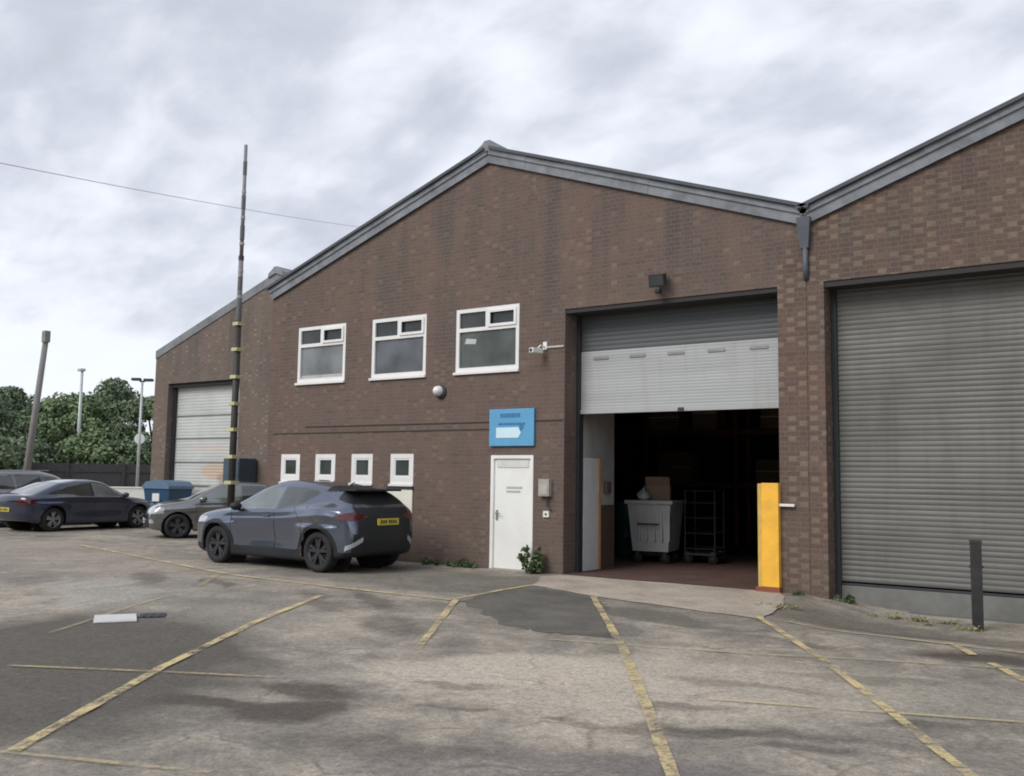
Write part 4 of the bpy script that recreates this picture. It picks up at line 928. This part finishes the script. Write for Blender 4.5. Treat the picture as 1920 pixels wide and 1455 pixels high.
# slate blue crossover in the foreground
crossover = dict(len=4.39, wid=1.795, hgt=1.56, off=.04, axles=(-1.32, 1.32), wr=.345, arch=.400, clad=.36, cladarch=True, rim='rim_dk', flare=.02, tumble=.52, shelf=(.03, .12, -1.42), haunch=[(-1.40, .96, .50, .16, .07), (0.05, .45, .70, .16, -.02)], crown=.08, cf=.24, cr=.17,
    top=[(-2.2, .98), (-2.12, 1.06), (-2.0, 1.10), (-1.86, 1.22), (-1.68, 1.38), (-1.3, 1.455), (-.8, 1.53), (-.35, 1.56), (.05, 1.54), (.40, 1.44), (.75, 1.25), (1.08, 1.075), (1.5, 1.02), (1.9, .95), (2.1, .86), (2.25, .70)],
    belt=[(-2.2, .98), (-1.5, 1.10), (-1.0, 1.06), (-.4, 1.0), (.9, .96), (1.6, .93), (2.2, .78)],
    plan=[(-2.3, .80), (-1.9, .87), (-1.3, .885), (-.5, .865), (.6, .865), (1.3, .885), (1.8, .86), (2.3, .74)],
    front=[(.1, 2.12), (.3, 2.22), (.6, 2.25), (.8, 2.22), (1.0, 2.05), (1.6, 1.8)], rear=[(.1, -1.98), (.3, -2.08), (.55, -2.15), (.8, -2.14), (1.0, -2.09), (1.1, -2.04), (1.25, -1.97), (1.4, -1.90), (1.7, -1.85)],
    bottom=[(-2.2, .34), (-1.7, .24), (-1, .17), (1, .17), (1.8, .20), (2.2, .27)],
    ws=(.38, 1.06), wsw=lin(.38, .60, 1.06, .70), wsz=1.0, rw=(-1.93, -1.60), rww=lin(-1.6, .60, -1.93, .62), rwz=1.16,
    glass=[('front_side_window', [(.86, 1.015), (.40, 1.335), (.05, 1.415), (-.18, 1.43), (-.18, 1.035)]), ('rear_side_window', [(-.23, 1.04), (-.23, 1.43), (-.65, 1.42), (-1.0, 1.375), (-1.12, 1.33), (-.78, 1.13), (-.68, 1.08)])],
    custom=[('roof_panel', lambda x, y, z: ((x < -1.20) & (x > -1.66) & (z > 1.36)) | ((x < -1.58) & (abs(y) < .78) & (z > 1.13+.25*(x+2.0)))),
            ('boot_shade_panel', lambda x, y, z: (x < -1.93) & (abs(y) < .66) & (z > .66) & (z < 1.10)),  # boot blackened to paint in the shade on the rear
            ('tail_light', lambda x, y, z: (x < -1.55) & (abs(z-.955) < .075*np.clip((-1.72-x)/.25, 0, 1)*np.clip((abs(y)-.42)/.28, 0, 1))),
            ('cladding', lambda x, y, z: (x < -1.9) & (abs(y) < .74) & (z > .28) & (z < .66)),
            ('fog_lamp_and_glint', lambda x, y, z: (x < -1.85) & (abs(y) > .56) & (abs(y) < .83) & (abs(z-(.50-.55*(abs(y)-.70))) < .042)),  # pale slanted bar paints a reflection on the rear bumper
            ('headlight', lambda x, y, z: (x > 1.62) & (abs(y) > .42) & (z > .74) & (z < .84+.03*(x-2.2)*-1)),
            ('grille', lambda x, y, z: (x > 2.0) & (abs(y) < .62) & (z > .32) & (z < .56))],
    seams=[[(.93, 1.0), (.92, .55), (.84, .30)], [(-.20, 1.03), (-.20, .5), (-.17, .30)], [(-.68, 1.08), (-.93, .82), (-.92, .60), (-.80, .33)], [(.84, .31), (-.80, .33)]],
    handles=[(.0, .915)], hmat='paint_chr', mirror=(.76, 1.02), mmat='blackplastic', fplate=(.50, 'plate_w'), rplate=(.86, 'plate_y'),
    mats=std_mats('paint_chr'), extra=[('rear_spoiler', (-1.90, -1.58, -.58, .58, 1.375, 1.41), 'blackplastic')],
    tubes=[('roof_aerial', [(-1.2, 0, 1.46), (-1.3, 0, 1.53)], [.02, .006], 'blackplastic'), ('rear_wiper', [(-2.0, 0, 1.13), (-1.93, .25, 1.20)], .008, 'blackplastic')])
make_car('parked_car', 'slate blue crossover with black spoiler and shade painted on the boot parked along the brick wall', crossover, (-13.30, -1.75, 0), PI, res=.018)

hatch = dict(len=4.1, wid=1.75, hgt=1.44, axles=(-1.28, 1.28), wr=.31, arch=.365, clad=.22, rim='rim_dk', cf=.22,
    top=[(-2.1, .95), (-1.98, 1.02), (-1.75, 1.22), (-1.5, 1.36), (-.9, 1.43), (-.2, 1.45), (.25, 1.40), (.6, 1.22), (.95, 1.02), (1.3, .95), (1.75, .86), (1.95, .76), (2.1, .6)],
    belt=[(-2.1, .95), (-1, .95), (.9, .90), (1.6, .84), (2.1, .70)], plan=[(-2.2, .76), (-1.8, .83), (-.8, .86), (.8, .86), (1.5, .83), (2.2, .66)],
    front=[(.1, 1.94), (.3, 2.04), (.55, 2.06), (.75, 2.0), (.95, 1.8), (1.5, 1.5)], rear=[(.1, -1.9), (.5, -2.04), (.9, -2.02), (1.1, -1.93), (1.4, -1.75)], bottom=[(-2.1, .3), (-1.5, .2), (1.5, .18), (2.1, .24)],
    ws=(.27, .97), wsw=lin(.27, .58, .97, .68), wsz=.96, rw=(-1.95, -1.55), rww=lin(-1.55, .55, -1.95, .60), rwz=1.02,
    glass=[('front_side_window', [(.82, .94), (.36, 1.26), (.1, 1.33), (-.2, 1.34), (-.2, .96)]), ('rear_side_window', [(-.26, .96), (-.26, 1.34), (-.8, 1.33), (-1.15, 1.27), (-1.3, 1.12), (-1.2, .99)])],
    custom=[('headlight', lambda x, y, z: (x > 1.62) & (abs(y) > .42) & (z > .62) & (z < .76)), ('tail_light', lambda x, y, z: (x < -1.8) & (abs(y) > .55) & (z > .75) & (z < .98)),
            ('grille', lambda x, y, z: (x > 1.9) & (abs(y) < .6) & (z > .26) & (z < .44)), ('fog_lamp_and_glint', lambda x, y, z: (x > 1.7) & (abs(y) > .60) & (abs(y) < .72) & (z > .38) & (z < .47))],
    seams=[[(.85, .93), (.84, .5), (.76, .25)], [(-.23, .95), (-.23, .28)], [(-1.0, .95), (-1.05, .7), (-.88, .45), (-.8, .28)], [(.76, .26), (-.8, .28)]],
    handles=[(.0, .82), (-.8, .84)], hmat='paint_black', mirror=(.72, .95), mmat='paint_black', fplate=(.42, 'plate_w'), rplate=(.6, 'plate_y'), mats=std_mats('paint_black'))
make_car('parked_car', 'dark grey hatchback with its bonnet towards us behind the slate blue crossover', hatch, (-20.75, 2.45, 0), math.radians(-122), res=.03)

hatch['shelf'] = (.035, .03, -1.2)
saloon = dict(hatch, len=4.6, wid=1.82, hgt=1.43, axles=(-1.38, 1.38), wr=.33, arch=.385, rim='rim_si', off=.0,
    top=[(-2.35, .90), (-2.2, 1.0), (-1.9, 1.03), (-1.5, 1.18), (-1.05, 1.34), (-.5, 1.42), (-.05, 1.43), (.35, 1.36), (.75, 1.15), (1.1, .97), (1.5, .92), (2.0, .82), (2.2, .72), (2.4, .6)],
    belt=[(-2.3, .9), (-1, .92), (.9, .89), (1.6, .82), (2.3, .68)], plan=[(-2.4, .78), (-1.9, .87), (-.8, .895), (.8, .895), (1.6, .86), (2.4, .68)],
    front=[(.1, 2.18), (.3, 2.28), (.55, 2.3), (.75, 2.22), (.95, 1.95), (1.5, 1.5)], rear=[(.1, -2.1), (.5, -2.26), (.85, -2.28), (1.0, -2.24), (1.4, -2.0)],
    ws=(.42, 1.1), wsw=lin(.42, .60, 1.1, .70), rw=(-1.85, -1.1), rww=lin(-1.1, .56, -1.85, .62), rwz=1.02,
    glass=[('front_side_window', [(.95, .94), (.50, 1.22), (.2, 1.31), (-.1, 1.33), (-.1, .95)]), ('rear_side_window', [(-.16, .95), (-.16, 1.33), (-.6, 1.31), (-1.05, 1.21), (-1.35, 1.06), (-1.2, .98)])],
    custom=[('headlight', lambda x, y, z: (x > 1.85) & (abs(y) > .48) & (z > .60) & (z < .73)), ('tail_light', lambda x, y, z: (x < -1.95) & (abs(y) > .50) & (z > .72) & (z < .92)),
            ('grille', lambda x, y, z: (x > 2.1) & (abs(y) < .5) & (z > .30) & (z < .6))],
    seams=[[(.95, .93), (.94, .5), (.86, .25)], [(-.13, .95), (-.13, .28)], [(-1.1, .95), (-1.12, .7), (-.95, .45), (-.9, .28)], [(.86, .26), (-.9, .28)]],
    handles=[(.1, .82), (-.85, .84)], hmat='paint_navy', mmat='paint_navy', mirror=(.86, .95), mats=std_mats('paint_navy'),
    tubes=[('window_trim', [(-1.3, .885, .955), (.9, .90, .935)], .008, 'chrome'), ('window_trim', [(-1.3, -.885, .955), (.9, -.90, .935)], .008, 'chrome')])
make_car('parked_car', 'navy saloon with silver wheels parked side-on at the left edge', saloon, (-26.2, 1.5, 0), math.radians(95), res=.03)
mpv = dict(saloon, len=4.65, wid=1.83, hgt=1.66,
    top=[(-2.3, 1.0), (-2.2, 1.25), (-2.0, 1.5), (-1.7, 1.61), (-.9, 1.66), (-.1, 1.66), (.4, 1.55), (.85, 1.28), (1.25, 1.08), (1.7, 1.0), (2.1, .88), (2.3, .72)],
    belt=[(-2.3, 1.0), (-1, 1.0), (.9, .97), (1.6, .9), (2.3, .7)], rear=[(.1, -2.15), (.5, -2.28), (1.0, -2.26), (1.3, -2.18), (1.6, -2.02)],
    ws=(.42, 1.22), wsz=1.08, rw=(-2.25, -1.85), rww=lin(-1.85, .62, -2.25, .66), rwz=1.14,
    glass=[('front_side_window', [(1.0, 1.03), (.50, 1.40), (.2, 1.50), (-.1, 1.53), (-.1, 1.04)]), ('rear_side_window', [(-.16, 1.04), (-.16, 1.53), (-.95, 1.53), (-.95, 1.05)]), ('quarter_window', [(-1.02, 1.06), (-1.02, 1.52), (-1.7, 1.46), (-1.95, 1.15)])],
    custom=[('headlight', lambda x, y, z: (x > 1.85) & (abs(y) > .48) & (z > .68) & (z < .84)), ('tail_light', lambda x, y, z: (x < -1.98) & (abs(y) > .58) & (z > .8) & (z < 1.2)),
            ('grille', lambda x, y, z: (x > 2.1) & (abs(y) < .5) & (z > .30) & (z < .6))],
    mats=std_mats('paint_grey'), mmat='paint_grey', hmat='paint_grey', tubes=[('roof_rail', [(-1.6, .60, 1.63), (.1, .62, 1.66)], .015, 'chrome'), ('roof_rail', [(-1.6, -.60, 1.63), (.1, -.62, 1.66)], .015, 'chrome')])
make_car('parked_car', 'warm grey people carrier mostly hidden behind the navy saloon', mpv, (-28.9, 1.55, 0), math.radians(95), res=.035)

# ------------------------------------------------------------------ poles, wire, distant signs
lp = thing('telegraph_pole', 'thick grey pole leaning right with a dark fitting on top at far left', 'pole', (-35.9, 4.95, 0))
MB().tube([(0, 0, 0), (.62, .25, 6.95)], [.14, .10], 12).build('pole', 'postgrey', lp, smooth=True)
MB().box(.52, .78, .10, .32, 6.55, 7.0, .03).build('top_fitting', 'postgrey', lp)
sl = thing('lamp_post', 'slim pale lamp post standing in front of the distant trees', 'street lamp', (-57.0, 19.5, 0))
MB().tube([(0, 0, 0), (0, 0, 8.1)], [.13, .08], 10).build('pole', 'galv', sl, smooth=True); MB().box(-.3, .14, -.16, .16, 8.05, 8.22, .03).build('lamp_head', 'galv', sl)
t2 = thing('lamp_post', 'twin headed street lamp beside the left end of the buildings', 'street lamp', (-40.1, 12.6, 0), math.radians(35))
MB().tube([(0, 0, 0), (0, 0, 5.95)], [.075, .05], 10).build('pole', 'galv', t2, smooth=True)
for s, nm in ((-1, 'lamp_head'), (1, 'lamp_head')):
    MB().box(min(s*.08, s*.50), max(s*.08, s*.50), -.12, .12, 5.97+.03*(s < 0), 6.10+.03*(s < 0), .02).build(nm, 'steel_dk', t2)
MB().tube([(-.12, 0, 5.97), (.12, 0, 5.97)], .04, 8).build('bracket', 'steel_dk', t2)
rs = thing('road_sign', 'small round white sign on a thin post before the trees', 'sign', (-40.3, 12.75, 0), math.radians(55))
MB().tube([(0, 0, 0), (0, 0, 3.5)], .045, 8).build('post', 'galv', rs); MB().lathe([(.001, -.07), (.24, -.07), (.24, -.055), (.001, -.055)], 'y', (0, 0, 3.25), 24).build('disc', 'signwhite', rs)
def wire():
    a, b = Vector((-29.12, -1.21, 11.15)), Vector((-42.67, 27.78, 17.0)); a2 = a+(a-b)*.6; b = b+(b-a)*.45; b.z -= .2; pts = []
    for k in range(31):
        t = k/30; p = a2.lerp(b, t); p.z -= .5*(1-(2*t-1)**2)-1.3+1.5*(1-t); pts.append(p)
    tag(MB().tube(pts, .014, 6).build('overhead_cable', 'wire'), 'thin overhead cable sagging across the sky at the upper left', 'cable')
wire()
# low walls and fence beyond the cars
def lowwall(name, label, cat, p0, p1, h, m, t=.2, cope=None):
    r = thing(name, label, cat, p0); d = Vector(p1)-Vector(p0); L = d.length; ang = math.atan2(d.y, d.x); r.rotation_euler = (0, 0, ang)
    MB().box(0, L, -t/2, t/2, 0, h).build('wall', m, r)
    if cope: MB().box(-.02, L+.02, -t/2-.03, t/2+.03, h, h+.06, .01).build('coping', cope, r)
    return r
lowwall('boundary_wall', 'low white wall running behind the parked cars and blue bin', 'wall', (-44, 2, 0), (-33.5, 13.5, 0), .98, 'white', .2, 'white')
fr = thing('fence', 'long dark timber fence in front of the far trees', 'fence', (-60, -5, 0), math.atan2(26, 16))
L_ = math.hypot(26, 16)
MB().box(0, L_, -.02, .02, .15, 2.1).build('panel', 'fence_dk', fr)
for k in range(12): MB().box(k*L_/11-.06, k*L_/11+.06, -.10, -.022, 0, 2.25).build('post', 'fence_dk', fr)
for z in (.5, 1.7): MB().box(0, L_, -.06, -.021, z-.05, z+.05).build('rail', 'fence_dk', fr)

# ------------------------------------------------------------------ trees and weeds
def leaf_mat(name, c1, c2):
    t = NT(name); oi = t.n('ShaderNodeAttribute', attribute_name='tint'); n = t.noise(t.pos(), .8, 3, .6)
    v = t.math('ADD', t.math('MULTIPLY', oi.outputs['Fac'], .7), t.math('MULTIPLY', n, .3))
    t.l(t.ramp(v, [(.15, c1), (.85, c2)]), t.p.inputs['Base Color']); t.p.inputs['Roughness'].default_value = .6; t.p.inputs['Specular IOR Level'].default_value = .3
    return t.m
M['leafa'] = leaf_mat('mid_green_leaves', (.12, .18, .085), (.25, .32, .16))
M['leafb'] = leaf_mat('dark_green_leaves', (.085, .125, .075), (.19, .25, .14))
M['leafc'] = leaf_mat('light_green_leaves', (.16, .21, .10), (.28, .34, .19))
M['bark'] = mat('bark', (.09, .075, .06), .9, var=.3)
M['weed'] = leaf_mat('weed_leaves', (.045, .075, .03), (.12, .16, .07))
M['drygrass'] = leaf_mat('dry_grass', (.16, .16, .08), (.34, .32, .18))
def leaves(name, m, parent, C, Nrm, size, tint):
    n = len(C); a = RNG.normal(size=(n, 3)); a -= (a*Nrm).sum(1)[:, None]*Nrm; a /= np.linalg.norm(a, axis=1)[:, None]+1e-9
    b = np.cross(Nrm, a); s = (size*RNG.uniform(.6, 1.3, n))[:, None]
    V = np.stack([C-a*s-b*s*.25, C-b*s*.55, C+a*s, C+b*s*.6], 1).reshape(-1, 3)
    me = bpy.data.meshes.new(name); me.from_pydata(V.tolist(), [], [(4*i, 4*i+1, 4*i+2, 4*i+3) for i in range(n)])
    at = me.attributes.new('tint', 'FLOAT', 'FACE'); at.data.foreach_set('value', np.clip(tint, 0, 1).astype(np.float32))
    me.materials.append(M[m]); o = bpy.data.objects.new(name, me); COL.objects.link(o)
    if parent: o.parent = parent
    return o
def tree(label, loc, H, R, m, n=13000, size=.15, base=.25, seed=0, name='deciduous_tree', shape=.62, group='trees beyond the yard'):
    global RNG; RNG = np.random.default_rng(seed+11); rr = random.Random(seed)
    r = thing(name, label, 'tree', loc, 0, group)
    mb = MB(); mb.tube([(0, 0, -.1), (.05, .03, H*.3), (0, .1, H*.6), (.1, 0, H*.85)], [R*.085, R*.06, R*.04, .03], 10)
    nb = 26; cl = []
    for k in range(nb):
        a = rr.uniform(0, 2*PI); zf = base+(1-base)*rr.random()**.8; zz = H*zf
        prof = math.sin(PI*min(1, max(.05, (zf-base+.12)/(1.14-base))))**shape
        rad = R*prof*rr.uniform(.35, .85); cl.append((rad*math.cos(a), rad*math.sin(a), zz-.1*H*rr.random(), R*rr.uniform(.22, .40)))
        if k % 3 == 0: mb.tube([(0, .03, H*zf*.5), (cl[-1][0]*.5, cl[-1][1]*.5, zz*.8), cl[-1][:3]], [R*.03, R*.02, .02], 6)
    mb.build('trunk', 'bark', r, smooth=True)
    per = n//nb; C = []; Nn = []; T = []
    for (cx, cy, cz, cr) in cl:
        d = RNG.normal(size=(per, 3)); d /= np.linalg.norm(d, axis=1)[:, None]
        q = cr*RNG.uniform(.45, 1.05, per)**.6
        C.append(np.array([cx, cy, cz])+d*q[:, None]*np.array([1, 1, .8])); nn = d+RNG.normal(size=(per, 3))*.6; nn[:, 2] += .25
        Nn.append(nn/np.linalg.norm(nn, axis=1)[:, None]); T.append(np.clip(rr.uniform(.15, .7)+RNG.normal(size=per)*.2, 0, 1))
    leaves('crown', m, r, np.concatenate(C), np.concatenate(Nn), size, np.concatenate(T)); return r
TREES = [  # label, x, y, H, R, material
    ('dark green tree at the far left edge behind the leaning pole', -68, 20.5, 7.3, 3.2, 'leafb'),
    ('broad mid green tree right of the leaning pole', -66, 24.0, 7.3, 3.4, 'leafa'),
    ('tall rounded green tree behind the slim pale lamp post', -68, 28.5, 8.3, 3.6, 'leafb'),
    ('rounded green tree right of the slim pale lamp post', -62, 28.3, 7.3, 3.4, 'leafb'),
    ('light green tree behind the round white sign', -54, 25.0, 6.6, 2.8, 'leafc'),
    ('light green tree against the left end of the buildings', -53, 28.5, 7.0, 2.8, 'leafa'),
    ('low spreading green tree at the edge of the frame behind the grey people carrier', -58, 14.0, 5.6, 2.8, 'leafb')]
for i, (lb, x, y, H, R, m) in enumerate(TREES): tree(lb, (x, y, 0), H, R, m, seed=i)
SH = [('dark low shrub behind the navy saloon roof', -50, 10.5, 3.2, 2.2, 'leafb'), ('dark shrub under the leaning pole', -52, 13.5, 3.4, 2.3, 'leafb'), ('mid green shrub below the slim pale lamp post', -51, 16.5, 3.8, 2.4, 'leafa'),
      ('dark shrub left of the round white sign post', -49, 18.5, 3.6, 2.3, 'leafb'), ('bright green shrub right of the round white sign post', -46, 19.5, 4.1, 2.1, 'leafc'), ('dark shrub at the left end of the set back unit', -43, 20.0, 3.5, 2.2, 'leafb')]
for i, (lb, x, y, H, R, m) in enumerate(SH): tree(lb, (x, y, 0), H, R, m, n=6000, size=.13, base=.05, seed=40+i, name='shrub', shape=.4, group='shrubs behind the yard')['category'] = 'shrub'

RNG = np.random.default_rng(99)
nb_ = 9000; tt_ = RNG.random(nb_); Cx = -70+130*tt_; hh_ = 7.5+2.2*np.sin(Cx*.31)+1.2*np.sin(Cx*.83+1)
Cb = np.stack([Cx, -44+RNG.normal(size=nb_)*1.6, hh_*RNG.random(nb_)**.8], 1); Nb = RNG.normal(size=(nb_, 3)); Nb[:, 1] += 1; Nb /= np.linalg.norm(Nb, axis=1)[:, None]
tag(leaves('reflection_tree_belt', 'leafb', None, Cb, Nb, .85, RNG.random(nb_)), 'unseen belt of dark green trees behind the viewer, added to darken reflections', 'trees', kind='stuff')  # out-of-view trees, mirrored in a pane; added to darken car-side reflections
def weed(label, loc, h, r, n, m='weed', name='weed', size=.05):
    global RNG; RNG = np.random.default_rng(int(abs(loc[0]*100+loc[1]*37))+5)
    root = thing(name, label, 'weed', (loc[0], loc[1], gh(*loc[:2])), 0, 'weeds along the foot of the walls')
    mb = MB(); st = max(4, int(n/30)); C = []
    for k in range(st):
        a = RNG.uniform(0, 2*PI); q = r*RNG.random()**.5; x, y = q*math.cos(a), q*math.sin(a)*.5; hh = h*RNG.uniform(.45, 1)*(1-.4*q/r)
        lx, ly = x+RNG.normal()*.05, min(y+RNG.normal()*.04, .05); mb.tube([(x*.7, y*.7, 0), (lx, ly, hh)], [.005, .003], 4)
        for j in range(n//st): t = RNG.random()**.7; C.append((x*.7+(lx-x*.7)*t+RNG.normal()*.03, y*.7+(ly-y*.7)*t+RNG.normal()*.03, max(.01, hh*t+RNG.normal()*.02)))
    mb.build('stem', m, root); C = np.array(C); nn = RNG.normal(size=C.shape); nn[:, 2] += .5; nn /= np.linalg.norm(nn, axis=1)[:, None]
    leaves('foliage', m, root, C, nn, size, RNG.uniform(0, 1, len(C)))
weed('tall leafy green weed at the right foot of the white door', (-9.22, -.16), .55, .22, 420)
weed('low green weed under the wall left of the white door', (-10.85, -.12), .15, .40, 220, size=.035)
weed('small weed by the wall behind the rear of the slate blue crossover', (-11.5, -.12), .18, .3, 160, size=.035)
weed('green weed at the foot of the brick pier', (-4.62, -.12), .08, .14, 90, size=.02)
weed('green weed at the left end of the right-hand shutter sill', (-4.0, .05), .14, .2, 120, size=.03)
weed('strip of dry grass in front of the right-hand shutter', (-3.0, -.55), .045, .8, 420, 'drygrass', 'dry_grass', .022)
weed('dry grass tuft at the base of the black square post', (-2.1, -.95), .05, .25, 120, 'drygrass', 'dry_grass', .022)
weed('dry moss and grass along the edge of the concrete apron', (-4.35, -1.5), .03, .5, 200, 'drygrass', 'dry_grass', .018)
